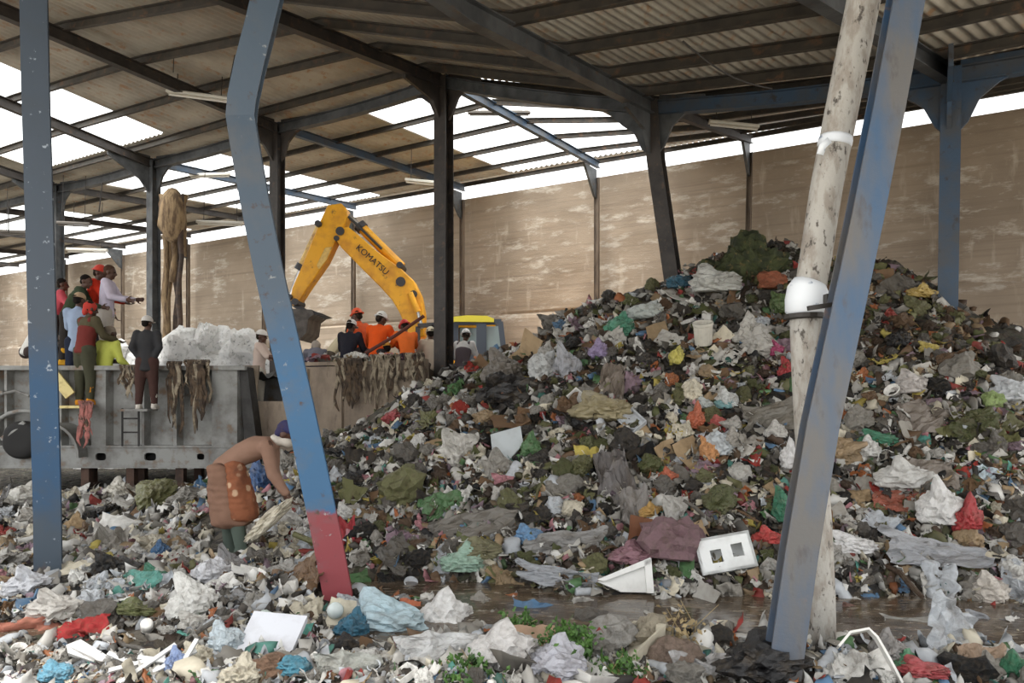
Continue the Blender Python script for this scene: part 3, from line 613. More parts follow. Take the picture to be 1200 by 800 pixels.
def person(label, base, H, yaw, lean=0, curve=0, legs=((0,0,4),(0,0,4)), arms=((5,8,15),(5,8,15)), head=(0,0), twist=0, shirt=None, sleeve='long', trousers=None, boots=None, bootm='garment',
           hat=None, hair=S(28,24,22), vest=None, skirt=None, vox=.0105, group=None, extra=None, hem=0):
    """local frame: x right, y forward, z up; angles in degrees; arms (raise forward, out, elbow)"""
    h = H; V = Vector
    def down(fl, ab, s): return V((s*math.sin(D2R(ab)), math.sin(D2R(fl))*math.cos(D2R(ab)), -math.cos(D2R(fl))*math.cos(D2R(ab))))
    hipw = .05*h; J = {}
    for i, s in enumerate((-1,1)):
        fl, kn, ab = legs[i]; a = V((s*hipw, 0, 0)); k = a+down(fl, ab, s)*.245*h; an = k+down(fl-kn, ab*.6, s)*.235*h
        J['hip',s], J['knee',s], J['ank',s] = a, k, an
    drop = min(J['ank',-1].z, J['ank',1].z)-.042*h; off = V((0,0,-drop))
    l1, l2 = D2R(lean-curve), D2R(lean+curve)
    pel = V((0,0,0)); w = pel+V((0,math.sin(l1),math.cos(l1)))*.12*h; ch = w+V((0,math.sin(lean*math.pi/180),math.cos(D2R(lean))))*.1*h
    sh = ch+V((0,math.sin(l2),math.cos(l2)))*.085*h; nk = sh+V((0,math.sin(l2),math.cos(l2)))*.035*h
    tw = Matrix.Rotation(D2R(twist), 3, 'Z'); hp = D2R(lean*.55+head[0])
    hc = nk+V((0,math.sin(hp),math.cos(hp)))*.085*h
    Rh = Matrix.Rotation(D2R(head[1]), 3, 'Z') @ Matrix.Rotation(-D2R(head[0]+lean*.4), 3, 'X')
    shw = .102*h
    for i, s in enumerate((-1,1)):
        fl, ab, el = arms[i][:3]; inn = arms[i][3] if len(arms[i]) > 3 else 0
        a = sh+tw @ V((s*shw, 0, 0)); e = a+(tw @ down(fl, ab, s))*.165*h; wv = tw @ down(fl+el, ab*.4-inn, s); wr = e+wv*.145*h
        J['sh',s], J['el',s], J['wr',s], J['wv',s] = a, e, wr, wv
    for k in J:
        if k[0] != 'wv': J[k] = J[k]+off
    pel, w, ch, sh, nk, hc = [p+off for p in (pel, w, ch, sh, nk, hc)]
    Rt = lambda a: Matrix.Rotation(-a, 3, 'X')
    b = MB()
    spine = [(pel, .085, .062, l1), (w, .076, .056, l1), (ch, .09, .062, D2R(lean)), (sh-(sh-ch)*.15, .1, .05, l2)]
    def trunk(g, gx=0., gy=0., ends=(0,3), low=0.):
        for i in range(*ends):
            (p0, a0, b0, t0), (p1, a1, b1, t1) = spine[i], spine[i+1]
            for k in range(6):
                f = k/5; g.ball(p0.lerp(p1, f), ((a0+(a1-a0)*f+gx)*h, (b0+(b1-b0)*f+gy)*h, .05*h), 18, 10, R=(tw if i == 2 else Matrix.Identity(3)) @ Rt(t0+(t1-t0)*f))
        if low:
            dn = (pel-w).normalized() if lean < 30 else V((0,-.3,-1)).normalized()
            for k in range(5): g.ball(pel+dn*low*h*k/4, ((.085+gx*1.25)*h, (.062+gy*1.3)*h, .03*h), 18, 10, R=Rt(l1))
    trunk(b)
    b.cone(sh, .036*h, nk+(hc-nk)*.3, .03*h)
    def hd(v): return hc+Rh @ (V(v)*h)
    b.ball(hd((0,-.006,.012)), V((.047,.058,.056))*h, 16, 12, R=Rh); b.ball(hd((0,.012,-.025)), V((.037,.042,.042))*h, 14, 10, R=Rh)
    b.cone(hd((0,.052,.006)), .007*h, hd((0,.064,-.016)), .0095*h, 8); b.ball(hd((0,.048,-.036)), V((.017,.009,.006))*h, 10, 6, R=Rh); b.ball(hd((0,.044,-.058)), V((.015,.012,.011))*h, 10, 6, R=Rh)
    b.cone(hd((-.022,.047,.014)), .008*h, hd((.022,.047,.014)), .008*h, 8)
    for s in (-1,1): b.ball(hd((s*.048,-.006,-.008)), V((.007,.014,.02))*h, 8, 6, R=Rh)
    for s in (-1,1):
        b.ball(J['sh',s], .042*h); b.cone(J['sh',s], .037*h, J['el',s], .026*h); b.cone(J['el',s], .026*h, J['wr',s], .0175*h)
        b.cone(J['hip',s]+V((0,0,-.01*h)), .066*h, J['knee',s], .04*h); b.cone(J['knee',s]+(J['ank',s]-J['knee',s])*.05, .038*h, J['knee',s].lerp(J['ank',s],.3), .038*h); b.cone(J['knee',s].lerp(J['ank',s],.3), .037*h, J['ank',s], .022*h)
        fw = V((s*.12,1,0)).normalized(); an = J['ank',s]; b.cone(an+V((0,0,-.02*h))-fw*.015*h, .022*h, an+V((0,0,-.026*h))+fw*.085*h, .017*h)
        # hand: palm, four unequal bent fingers, thumb from the palm's side
        wv = J['wv',s].normalized(); wr = J['wr',s]; side = wv.cross(V((0,1,0))); side = (side if side.length > .2 else wv.cross(V((1,0,0)))).normalized(); nrm = side.cross(wv).normalized()
        pal = wr+wv*.03*h; Rp = Matrix((side, nrm, wv)).transposed(); b.ball(pal, (.024*h,.011*h,.034*h), R=Rp); b.cone(wr, .0165*h, pal, .015*h, 10)
        for q, (ln) in enumerate((.036,.043,.04,.031)):
            r0 = pal+wv*.027*h+side*(q-1.5)*.0125*h; mid = r0+(wv*.9+nrm*.4+side*(q-1.5)*.07).normalized()*ln*.55*h; tip = mid+(wv*.55+nrm*.85).normalized()*ln*.5*h
            b.cone(r0, .0062*h, mid, .0058*h, 7); b.cone(mid, .0058*h, tip, .005*h, 7)
        r0 = pal-wv*.012*h-side*s*.018*h; mid = r0+(wv*.6-side*s*.8+nrm*.2).normalized()*.026*h; b.cone(r0, .0085*h, mid, .0075*h, 7); b.cone(mid, .0075*h, mid+(wv*.9-side*s*.25+nrm*.3).normalized()*.023*h, .006*h, 7)
    R = Matrix.Rotation(D2R(yaw), 3, 'Z')
    o = fig_obj('person', voxel('person', b, vox, 2), SKIN, None, base, R, top=True); props(o, label, 'person', group)
    def part(nm, mbb, color, m='garment', v=.016, wr=.006, sm=7): return fig_obj(nm, voxel(nm, mbb, v, sm, wr*h), m, o, base, R, color)
    e = MB(); 
    for s in (-1,1):
        e = MB(); e.ball(hd((s*.019,.0475,.003)), .0068*h, 8, 6); me = to_mesh('eye', e); fig_obj('eye', me, mat('eye_dark', S(30,24,22), .2), o, base, R)
    if shirt:
        g = MB(); k = 1.0
        trunk(g, .013, .013, low=.03+hem); g.cone(sh, .05*h, nk, .036*h)
        for s in (-1,1):
            g.ball(J['sh',s], .048*h); g.cone(J['sh',s], .046*h, J['el',s], .037*h)
            if sleeve == 'long': g.cone(J['el',s], .039*h, J['el',s].lerp(J['wr',s], .9), .028*h)
        part('shirt', g, shirt)
    if vest:
        g = MB(); trunk(g, .02, .02, (0,2), low=.02)
        for s in (-1,1): g.ball(sh+tw @ V((s*.07*h,0,-.005*h)), (.035*h,.062*h,.045*h), R=tw @ Rt(l2))
        part('vest', g, vest)
    if trousers:
        g = MB(); g.ball(pel, (.095*h,.073*h,.06*h), R=Rt(l1))
        for s in (-1,1):
            g.cone(J['hip',s], .075*h, J['knee',s], .05*h); g.cone(J['knee',s], .05*h, J['ank',s]+(J['knee',s]-J['ank',s])*.08, .038*h)
        part('trousers', g, trousers)
    if skirt:
        g = MB(); mk = (J['knee',-1]+J['knee',1])/2; ma = (J['ank',-1]+J['ank',1])/2; c1 = mk.lerp(ma, .3)
        for k in range(14):
            f = k/13; q = (pel+V((0,-.01*h,.01*h))).lerp(mk, f*2) if f < .5 else mk.lerp(c1, f*2-1)
            g.ball(q, ((.124+.014*min(1,f*4))*h, (.09+.037*min(1,f*2))*h, .035*h), 20, 8)
        part('skirt', g, skirt, wr=.014)
    if boots:
        for s in (-1,1):
            g = MB(); fw = V((s*.12,1,0)).normalized(); an = J['ank',s]
            g.cone(an.lerp(J['knee',s],.55), .043*h, an+V((0,0,-.005*h)), .032*h); g.cone(an+V((0,0,-.018*h))-fw*.02*h, .028*h, an+V((0,0,-.022*h))+fw*.09*h, .023*h)
            g.box(an+V((0,0,-.04*h))+fw*.035*h, (.055*h,.14*h,.012*h)); part('boot', g, boots, wr=.002, v=.012)
    if hair is not None:
        g = MB(); g.ball(hd((0,-.014,.024)), V((.052,.056,.052))*h, 16, 12, R=Rh); g.ball(hd((0,-.034,-.012)), V((.042,.03,.035))*h, 12, 8, R=Rh); part('hair', g, hair, m='cloth', v=.01, wr=.004, sm=1)
    if hat:
        kind, col = hat; g = MB()
        if kind in ('cap','helmet'):
            prof = [(.058*h*math.cos(a), .058*h*math.sin(a)*(1.05 if kind == 'helmet' else .95)) for a in np.linspace(0, math.pi/2-.05, 8)]; prof = [(.06*h,-.012*h)]+prof
            if kind == 'helmet': prof = [(.075*h,-.012*h),(.073*h,-.006*h)]+prof[1:]
            M = Matrix.Translation(hd((0,-.004,.03))) @ Rh.to_4x4() @ Matrix.Diagonal((.93,1.12,1.0,1)); g.lathe(prof, 24, M)
            me = to_mesh(kind, g); me.polygons.foreach_set('use_smooth', [True]*len(me.polygons)); fo = fig_obj('cap' if kind == 'cap' else 'helmet', me, 'paper' if kind == 'cap' else 'foam', o, base, R, col)
            g = MB(); vs = [hd((.05*math.sin(a)*.95, .05+.052*math.cos(a)-(0 if kind == 'cap' else .01), .022+.004*math.cos(a))) for a in np.linspace(-math.pi/2, math.pi/2, 11)]
            g.prism(vs, Rh @ V((0,0,-.007*h))); br = fig_obj('brim', to_mesh('brim', g), 'paper' if kind == 'cap' else 'foam', fo, base, R, col)
        else:                                                   # headscarf / hood
            g.ball(hd((0,-.012,.016)), V((.056,.063,.06))*h, 16, 12, R=Rh); g.ball(hd((0,-.045,-.03)), V((.036,.026,.05))*h, 12, 8, R=Rh); g.cone(hd((-.045,0,-.045)), .016*h, hd((.045,0,-.045)), .016*h)
            part('headscarf', g, col, v=.011, wr=.005)
    return o, hc, J, Rh, R
SQ = ((105,135,12),(100,135,12))                    # squatting legs
def at(px, py, Y): return P(px, py, Y)
W_ = S(222,220,214)
# the woman sorting waste in the near field
wb = hit(262, 650)-Vector((0,0,.02))
o, hc, J, Rh, R = person('woman bending over waste in tan sweater, brown skirt and rubber boots', wb, 1.5, -80, lean=64, curve=16, legs=((3,2,4),(18,8,4)), arms=((2,6,20),(12,4,22)), head=(8,0),
       shirt=S(142,112,96), skirt=S(130,100,84), boots=S(84,94,86), bootm='clear_plastic', hat=('cap', S(48,50,92)), hair=S(60,56,84), vox=.008)
m, nt, b, out = new_mat('print_cloth'); MATS['print_cloth'] = m
tc = nd(nt, 'TexCoord'); vo = nd(nt, 'TexVoronoi'); vo.inputs['Scale'].default_value = 10; nt.links.new(tc.outputs['Object'], vo.inputs[0])
r = nd(nt, 'MapRange'); r.inputs[1].default_value = .26; r.inputs[2].default_value = .36; nt.links.new(vo.outputs[0], r.inputs[0]); c = mix(nt, r.outputs[0], S(190,158,128), S(136,82,54))
f, h_ = noise_fac(nt, 9, lo=.5, hi=.75); c = mix(nt, f, c, S(108,66,46)); nt.links.new(c, b.inputs['Base Color']); b.inputs['Roughness'].default_value = .9; bump(nt, b, h_, .4)
g = MB(); hip = (J['hip',-1]+J['hip',1])/2; kn = (J['knee',-1]+J['knee',1])/2; ank = (J['ank',-1]+J['ank',1])/2
for k in range(14):
    f = k/13; q = (hip+Vector((0,0,.05))).lerp(kn, f/.6) if f < .6 else kn.lerp(ank, (f-.6)*.4)
    g.ball(q+Vector((.03,.095,0)), (.15+.045*min(1,f*3), .095+.05*min(1,f*2), .05), 20, 8)
fig_obj('apron', voxel('apron', g, .016, 3, .016), 'print_cloth', o, wb, R)
g = MB(); g.ball(hc+Rh @ Vector((0,.035,-.055)), (.068,.075,.06), R=Rh); g.ball(hc+Rh @ Vector((0,-.03,-.085)), (.08,.075,.045), R=Rh); fig_obj('face_mask', voxel('face_mask', g, .012, 2, .006), 'paper', o, wb, R, S(206,198,186))
hand = R @ J['wr',1]+wb
# crew on and around the trailer at left
LG = 'crew standing on the left trailer'
YT = 12.3
person('person in dark green jacket and yellow boots, hunched over on the trailer deck', P(80,428,12.6), 1.62, -70, lean=24, curve=6, legs=((6,4,4),(-4,2,4)), arms=((30,6,50),(25,8,55)), head=(10,-20), shirt=S(62,72,56), trousers=S(52,48,46), boots=S(214,160,50), vest=S(58,68,50), group=LG)
person('person in bright red shirt and red helmet at the top of the trailer crew', P(107,425,13.0), 1.72, -80, lean=10, legs=((0,0,4),(0,0,4)), arms=((35,6,40),(35,6,40)), head=(10,0), shirt=S(212,60,40), trousers=S(60,58,64), boots=S(50,46,44), hat=('helmet', S(196,60,46)), group=LG)
person('person with dark hair in pale striped shirt with purple sleeve side', P(124,425,12.8), 1.7, -75, lean=4, legs=((0,0,5),(0,0,5)), arms=((30,8,60),(20,8,60)), head=(10,0), shirt=S(196,188,204), trousers=S(190,182,172), boots=S(60,50,46), vest=None, hair=S(70,50,40), group=LG)
person('person in pale salmon cap behind the red shirted one', P(116,425,13.5), 1.72, -70, lean=4, arms=((10,8,20),(10,8,20)), shirt=S(206,112,88), trousers=S(70,66,64), boots=S(60,50,46), hat=('cap', S(222,140,110)), group=LG)
person('person seen from behind in pale blue plaid shirt and dark jeans', P(91,462,12.05), 1.66, 5, lean=3, legs=((0,0,3),(0,0,3)), arms=((25,8,60),(25,8,60)), head=(12,-10), shirt=S(150,166,190), trousers=S(38,44,60), boots=S(46,44,46), hat=('cap', S(176,150,122)), hem=.05, group=LG)
person('person in red headscarf and maroon vest with orange boots on the plank', P(99,474,11.75), 1.66, -25, lean=8, legs=((0,0,3),(4,6,3)), arms=((20,8,45),(25,8,50)), head=(10,-20), shirt=S(84,78,60), vest=S(112,52,48), trousers=S(72,72,58), boots=S(208,138,44), hat=('headscarf', S(184,66,58)), group=LG)
person('person in lime yellow shirt with grey hair leaning at the trailer edge', P(122,496,11.98), 1.6, -20, lean=10, curve=6, legs=((0,0,4),(0,0,4)), arms=((12,8,40),(12,8,40)), head=(10,0), shirt=S(206,212,104), trousers=S(120,112,92), boots=S(90,80,66), hair=S(150,138,124), group=LG)
person('man in black jacket and brown trousers standing on a step, hands behind back', P(172,479,11.5), 1.44, 10, lean=2, legs=((0,0,5),(0,0,4)), arms=((-18,14,28,34),(-18,14,28,34)), head=(4,-25), shirt=S(58,58,60), trousers=S(74,54,50), boots=S(206,200,190), hat=('cap', S(216,212,206)), hem=.06, group=LG)
person('person in pink shirt partly hidden by the left blue post', P(62,425,12.9), 1.5, -60, lean=15, arms=((30,8,40),(30,8,40)), shirt=S(206,92,104), trousers=S(70,60,58), boots=S(60,50,46), group=LG)
person('person in orange hood crouching beside the left blue post', P(33,432,12.8), 1.55, -30, lean=30, curve=10, legs=SQ, arms=((50,8,30),(50,8,30)), head=(10,0), shirt=S(214,212,206), trousers=S(70,60,58), boots=S(60,50,46), hat=('headscarf', S(226,78,48)), group=LG)
# the sorters behind the tan trailer side
CGp = 'crew stooping behind the tan trailer'
person('person in pale pink shirt and white cap standing at the trailer gap', P(303,487,12.95), 1.5, -85, lean=4, legs=((0,0,4),(4,4,4)), arms=((35,6,50),(40,6,45)), head=(6,0), shirt=S(206,186,174), sleeve='short', trousers=S(196,190,176), boots=S(120,110,96), hat=('cap', S(222,218,212)), group=CGp)
person('stooping person in grey camouflage jacket with back towards us', P(370,478,13.2), 1.6, 15, lean=66, curve=14, legs=((8,16,6),(8,16,6)), arms=((10,10,10),(10,10,10)), head=(0,0), shirt=S(112,112,122), trousers=S(58,58,74), boots=S(60,56,54), hat=('headscarf', S(160,150,140)), group=CGp)
person('person in black shirt and white cap seen from behind', P(407,478,13.0), 1.6, -8, lean=16, curve=4, arms=((30,10,40),(30,10,40)), head=(14,-15), shirt=S(42,42,50), trousers=S(52,52,60), boots=S(60,56,54), hat=('cap', W_), group=CGp)
person('person in orange jacket and white helmet, biggest orange back', P(440,474,13.0), 1.72, -10, lean=24, curve=6, legs=((0,2,6),(4,4,6)), arms=((30,16,30),(30,16,35)), head=(10,-30), shirt=S(234,92,36), trousers=S(60,56,56), boots=S(60,56,54), hat=('helmet', W_), group=CGp)
person('person with orange helmet behind the orange jacket', P(427,470,13.8), 1.75, 60, lean=14, arms=((20,8,30),(20,8,30)), head=(8,0), shirt=S(216,96,56), trousers=S(60,56,56), boots=S(60,56,54), hat=('helmet', S(226,92,58)), group=CGp)
pr = person('person in orange shirt and red helmet gripping a long dark stick', P(478,474,13.0), 1.58, 20, lean=26, curve=8, arms=((50,10,30),(45,10,35)), head=(14,15), shirt=S(236,116,52), sleeve='short', trousers=S(64,52,62), boots=S(60,56,54), hat=('helmet', S(206,62,56)), group=CGp)
person('crouching person in amber vest and yellow helmet beside the stick', P(466,458,12.75), 1.5, 40, lean=44, curve=12, legs=SQ, arms=((40,8,20),(40,8,20)), head=(0,0), shirt=S(224,140,60), trousers=S(64,52,62), boots=S(60,56,54), hat=('helmet', S(222,160,60)), group=CGp)
person('stooping person in cream shirt and pale yellow cap beside the bucket', P(386,470,13.7), 1.6, -60, lean=42, curve=10, arms=((20,10,10),(20,10,10)), head=(0,0), shirt=S(212,200,168), trousers=S(90,80,70), boots=S(60,56,54), hat=('cap', S(224,208,150)), group=CGp)
person('person in white cap with pale sleeves at the left of the dark column', P(507,482,13.3), 1.55, 20, lean=16, arms=((40,8,30),(40,8,30)), shirt=S(206,190,170), trousers=S(90,80,70), boots=S(60,56,54), hat=('cap', S(224,216,190)), group=CGp)
person('person in white helmet and grey vest between the dark column and the cab', P(541,480,13.4), 1.5, -20, lean=18, curve=5, arms=((20,10,20),(20,10,20)), head=(10,30), shirt=S(210,208,206), vest=S(96,86,90), trousers=S(90,84,80), boots=S(60,56,54), hat=('helmet', S(226,224,222)), group=CGp)
mb = MB(); mb.tube([P(428,414,12.5), P(462,394,12.55), P(497,370,12.6)], .03, 8); props(obj('wooden_stick', mb, mat('stick_wood', S(92,48,38), .8), base=P(428,414,12.5)), 'long dark red stick held slanting upward by the orange crew', 'stick')
# ------------------------------------------------------------------ the two trailers
mat('trailer_grey', S(146,146,142), .65, ((S(112,110,106), 2.5, O1, .42, .62), (S(122,98,76), 5, O1, .56, .72)), bmp=.2)
mat('trailer_dark', S(58,56,54), .7, ((S(40,38,36), 5, O1, .4, .6),)); mat('trailer_tan', S(156,140,122), .75, ((S(124,110,96), 2.2, (1,1,.5), .42, .62), (S(92,80,68), 7, (1,1,.3), .58, .72)), bmp=.2)
mat('leg_rust', S(84,62,50), .8, ((S(60,46,38), 6, O1, .4, .6),)); mat('pale_wood', S(222,204,142), .75, ((S(196,176,120), 8, O1, .5, .65),)); mat('tyre', S(34,33,32), .8)
mat('rag_brown', S(92,76,60), .95, ((S(60,50,42), 8, O1, .42, .58),), bmp=.5); mat('rag_pale', S(156,144,124), .95, ((S(112,100,84), 8, O1, .42, .58),), bmp=.5); mat('rag_pink', S(176,112,104), .95, ((S(120,84,78), 8, O1, .42, .6),), bmp=.5)
YT = 11.75
T = lambda x, y, dy=0: P(x, y, YT)+Vector((0,dy,0))
tr = thing('trailer', 'long grey ribbed waste trailer on short legs under the left crew', 'trailer', T(150,580))
def rect_panel(name, x0, x1, y0, y1, dy, th, m, par):
    a, b_ = T(x0, y1), T(x1, y0); mb = MB(); mb.box(((a.x+b_.x)/2, YT+dy+th/2, (a.z+b_.z)/2), (b_.x-a.x, th, b_.z-a.z)); return obj(name, mb, m, par)
rect_panel('side_wall', -70, 288, 432, 523, .16, .05, 'trailer_grey', tr)
rect_panel('rear_wall', -70, 288, 432, 523, 2.35, .05, 'trailer_grey', tr)
rect_panel('deck', -70, 92, 428, 433, .12, 2.3, 'trailer_dark', tr)
a, b_ = T(92,445), T(288,440); mb = MB()
vs_, fs_ = slab_grid(30, 20, lambda s, t: Vector((a.x+(b_.x-a.x)*s, YT+.2+2.15*t, 1.78+.16*noise.noise(Vector((s*9,t*6,2)))+.1))); mb.add(vs_, fs_); obj('load', mb, 'trailer_dark', tr)
def rib(x0, x1, ins, y0=431, y1=522):
    """raised upright stiffener with slanting cheeks"""
    mb = MB(); p = [T(x0,y1,.17), T(x0+ins,y1,0), T(x1-ins,y1,0), T(x1,y1,.17)]; mb.prism(p, (0,0,T(0,y0).z-T(0,y1).z)); return obj('rib', mb, 'trailer_grey', tr)
for x0, x1, ins in ((-40,2,5),(4,9,1),(36,44,2),(66,74,2),(104,127,3),(164,171,2),(200,210,3),(244,282,4)): rib(x0, x1, ins)
mb = MB(); mb.bar(T(-70,431,.1), T(288,431,.1), .3, .07); obj('top_rail', mb, 'trailer_grey', tr)
mb = MB(); mb.prism([T(278,430,.05), T(288,430,.05), T(300,522,.05), T(286,522,.05)], (0,.3,0)); obj('gap_shade_plate', mb, 'trailer_dark', tr)  # dark plate stands in for the shaded gap between the trailers
# lower rail with oval hand holes
def holed_plate(x0, x1, y0, y1, holes, th):
    mb = MB(); a, b_ = T(x0, y1), T(x1, y0); xs = [a.x]; cells = []
    for hx, hw, hh in sorted(holes):
        c = T(hx, (y0+y1)/2); cells.append((c, hw, hh))
    edges = [a.x]+[(cells[i][0].x+cells[i+1][0].x)/2 for i in range(len(cells)-1)]+[b_.x]
    for i, (c, hw, hh) in enumerate(cells):
        l, r = edges[i], edges[i+1]; n = 32; ring = []; rect = []
        for k in range(n):
            t = 2*math.pi*k/n; cx, sz = math.cos(t), math.sin(t); ring.append(Vector((c.x+hw*math.copysign(abs(cx)**.6, cx), YT, c.z+hh*math.copysign(abs(sz)**.6, sz))))
            dx = (r-c.x) if cx > 0 else (c.x-l); dz = (b_.z-c.z) if sz > 0 else (c.z-a.z)
            s = min(dx/max(abs(cx),1e-6), dz/max(abs(sz),1e-6)); rect.append(Vector((c.x+cx*s, YT, c.z+sz*s)))
        # put exact corners in
        for X, Z in ((l,a.z),(r,a.z),(l,b_.z),(r,b_.z)):
            k = min(range(n), key=lambda q: (rect[q]-Vector((X,YT,Z))).length); rect[k] = Vector((X,YT,Z))
        for dy in (0, th): mb.add([v+Vector((0,dy,0)) for v in ring+rect], [(k, (k+1) % n, n+(k+1) % n, n+k) for k in range(n)])
        mb.add(ring+[v+Vector((0,th,0)) for v in ring], [(k, (k+1) % n, n+(k+1) % n, n+k) for k in range(n)])
    return mb
mb = holed_plate(-70, 300, 523, 547, [(-10,.05,.06),(57,.05,.06),(118,.085,.06),(176,.095,.065),(235,.06,.05)], .04)
a, b_ = T(-70,523), T(300,523); mb.box(((a.x+b_.x)/2, YT+.1, a.z), (b_.x-a.x, .24, .035)); a2 = T(0,547); mb.box(((a.x+b_.x)/2, YT+.1, a2.z), (b_.x-a.x, .24, .035)); obj('lower_rail', mb, 'trailer_grey', tr)
mb = MB(); mb.box(((a.x+b_.x)/2, YT+.26, (a.z+a2.z)/2), (b_.x-a.x, .02, a.z-a2.z)); obj('rail_hole_shade', mb, 'trailer_dark', tr)  # dark strip gives the rail's oval holes their shade
for x, dy in ((98,.1),(151,.1),(209,.1),(123,1.2),(196,1.2),(70,.9),(262,1.4)):
    q = T(x,547,dy); mb = MB(); mb.box((q.x, q.y, q.z/2-.06), (.13,.13,q.z+.12)); mb.box((q.x, q.y, .0), (.2,.2,.03)); obj('leg', mb, 'leg_rust', tr)
q = T(30,515,-.05); M = Matrix.Translation(q) @ Matrix.Rotation(math.pi/2,4,'X'); mb = MB(); mb.lathe([(.12,-.11),(.25,-.12),(.3,-.08),(.31,0),(.3,.08),(.25,.12),(.12,.11)], 28, M); wh = obj('wheel', mb, 'tyre', tr, smooth=True)
mb = MB(); mb.lathe([(.02,-.09),(.12,-.085),(.12,.085),(.02,.09)], 20, M); obj('hub', mb, 'leg_rust', wh)
mb = MB(); mb.tube([T(30+40*math.cos(a_), 515-34*math.sin(a_), -.05) for a_ in np.linspace(0,math.pi,12)], .035, 8); obj('mudguard', mb, 'trailer_grey', tr, smooth=True)
mb = MB(); mb.bar(T(9,514,-.15), T(36,494,-.15), .03, .06); obj('strut', mb, 'trailer_grey', tr)
mb = MB(); pts = [T(68+34*math.sin(k*.2), 496+42*(1-math.cos(k*.2))*.9, -.06) for k in range(9)]; mb.sweep(pts, [(-.2,-.02),(.2,-.02),(.2,.02),(-.2,.02)], (0,1,0)); obj('curved_chute', mb, 'trailer_grey', tr)
mb = MB(); mb.box(T(7,460,-.1), (.1,.1,.06)); mb.tube([T(6,462,-.12), T(24,458,-.12), T(40,464,-.12)], .025, 8); obj('hinge_bar', mb, 'trailer_grey', tr)
for x in (148,167):
    mb = MB(); mb.tube([T(x,478,-.12), T(x,522,-.12)], .016, 8); obj('ladder_rail', mb, 'trailer_dark', tr)
for y in (490,506): 
    mb = MB(); mb.tube([T(148,y,-.12), T(167,y,-.12)], .014, 6); obj('ladder_rung', mb, 'trailer_dark', tr)
q = T(170,480,-.18); mb = MB(); mb.box(q, (.42,.34,.035)); obj('step', mb, 'trailer_grey', tr)
q = T(90,476.5,-.05); mb = MB(); mb.box(q, (.46,.34,.04)); obj('step', mb, 'pale_wood', tr)
q0, q1 = T(63,432,-.12), T(87,463,-.1); mb = MB(); mb.bar(q0, q1, .04, .17); props(obj('board', mb, 'pale_wood', base=q0), 'pale yellow board leaning on the trailer beside the left blue post', 'board')
# tan trailer side to the right, with a cut-out
TY = 12.1; U = lambda x, y, dy=0: P(x, y, TY)+Vector((0,dy,0))
t2 = thing('trailer', 'tan stained open trailer wall with a notch, right of the grey trailer', 'trailer', U(400,560))
def tan_panel(name, poly, th=.06): 
    mb = MB(); mb.prism([U(*p) for p in poly], (0,th,0)); return obj(name, mb, 'trailer_tan', t2)
tan_panel('side_wall', [(284,428),(303,428),(300,470),(331,470),(333,424),(360,430),(430,428),(478,422),(486,430),(488,560),(284,560)])
tan_panel('end_wall', [(484,420),(500,420),(502,520),(486,540)], .3)
mb = MB(); mb.prism([U(284,428,2.3), U(500,424,2.3), U(500,560,2.3), U(284,560,2.3)], (0,.06,0)); obj('rear_wall', mb, 'trailer_tan', t2)
mb = MB(); mb.bar(U(333,427,.03), U(484,424,.03), .12, .06); obj('top_rail', mb, 'trailer_tan', t2)
a, b_ = U(284,500), U(500,500); mb = MB(); mb.box(((a.x+b_.x)/2, TY+1.2, 1.12), (b_.x-a.x, 2.3, .06)); obj('deck', mb, 'trailer_dark', t2)
for x in (360,400,440):
    mb = MB(); mb.prism([U(x-3,432,0), U(x-1,432,-.05), U(x+1,432,-.05), U(x+3,432,0)], (0,0,-1.4)); obj('rib', mb, 'trailer_tan', t2)
q = U(302,545,-.02); mb = MB(); mb.box(q, (.9,.12,.3)); obj('cross_beam', mb, 'trailer_grey', t2)
# rags hanging over the trailer edges
def rags(x0, x1, y0, ymax, Y, k, m, label, seed):
    r = random.Random(seed); k = int(k*1.6); t = thing('hanging_rag', label, 'rag', P((x0+x1)/2, y0, Y), 'rags hanging over the trailer edge')
    for i in range(k):
        x = x0+(x1-x0)*(i+r.random()*.7)/k; L = (ymax-y0)*(.35+.65*r.random()); n = 7; w0 = r.uniform(.01,.032)
        pts = [P(x, y0-2, Y+.25), P(x+r.uniform(-1,1), y0-5, Y+.02)]+[P(x+r.uniform(-1.6,1.6)+2.0*math.sin(j*.8+i), y0-2+L*j/n, Y-.05-.03*r.random()) for j in range(n+1)]
        mb = MB(); mb.sweep(pts, [(-1,-.1),(-.3,-.32),(.4,-.12),(1,-.25),(1,-.12),(.4,.05),(-.3,-.15),(-1,.08)], (1,0,0), scales=[w0*(.8+.5*r.random()) for _ in range(len(pts)-1)]+[w0*.3]); obj('strip', mb, m if r.random() < .75 else ('rag_pale' if m == 'rag_brown' else 'rag_brown'), t, smooth=True)
rags(196,214,428,512,YT-.05,8,'rag_brown','brown ragged strips draped over the trailer right of the man in black','1')
rags(216,246,426,480,YT-.05,11,'rag_brown','thick clump of brown ragged strips at the middle of the grey trailer','2')
rags(228,240,430,540,YT-.1,4,'rag_brown','long dark rag reaching down to the lower rail','3')
rags(141,158,432,470,YT-.05,6,'rag_brown','dark brown cloth draped beside the man in black','4')
rags(392,432,424,490,TY-.05,11,'rag_brown','brown ragged strips draped over the tan trailer below the black shirt','5')
rags(434,470,420,478,TY-.05,10,'rag_pale','pale and brown ragged strips on the tan trailer below the orange jacket','6')
rags(474,498,418,452,TY-.08,7,'rag_pale','short rags at the trailer corner beside the dark column','7')
rags(94,106,474,532,YT-.2,6,'rag_pink','pink and red cloth hanging below the plank','8')
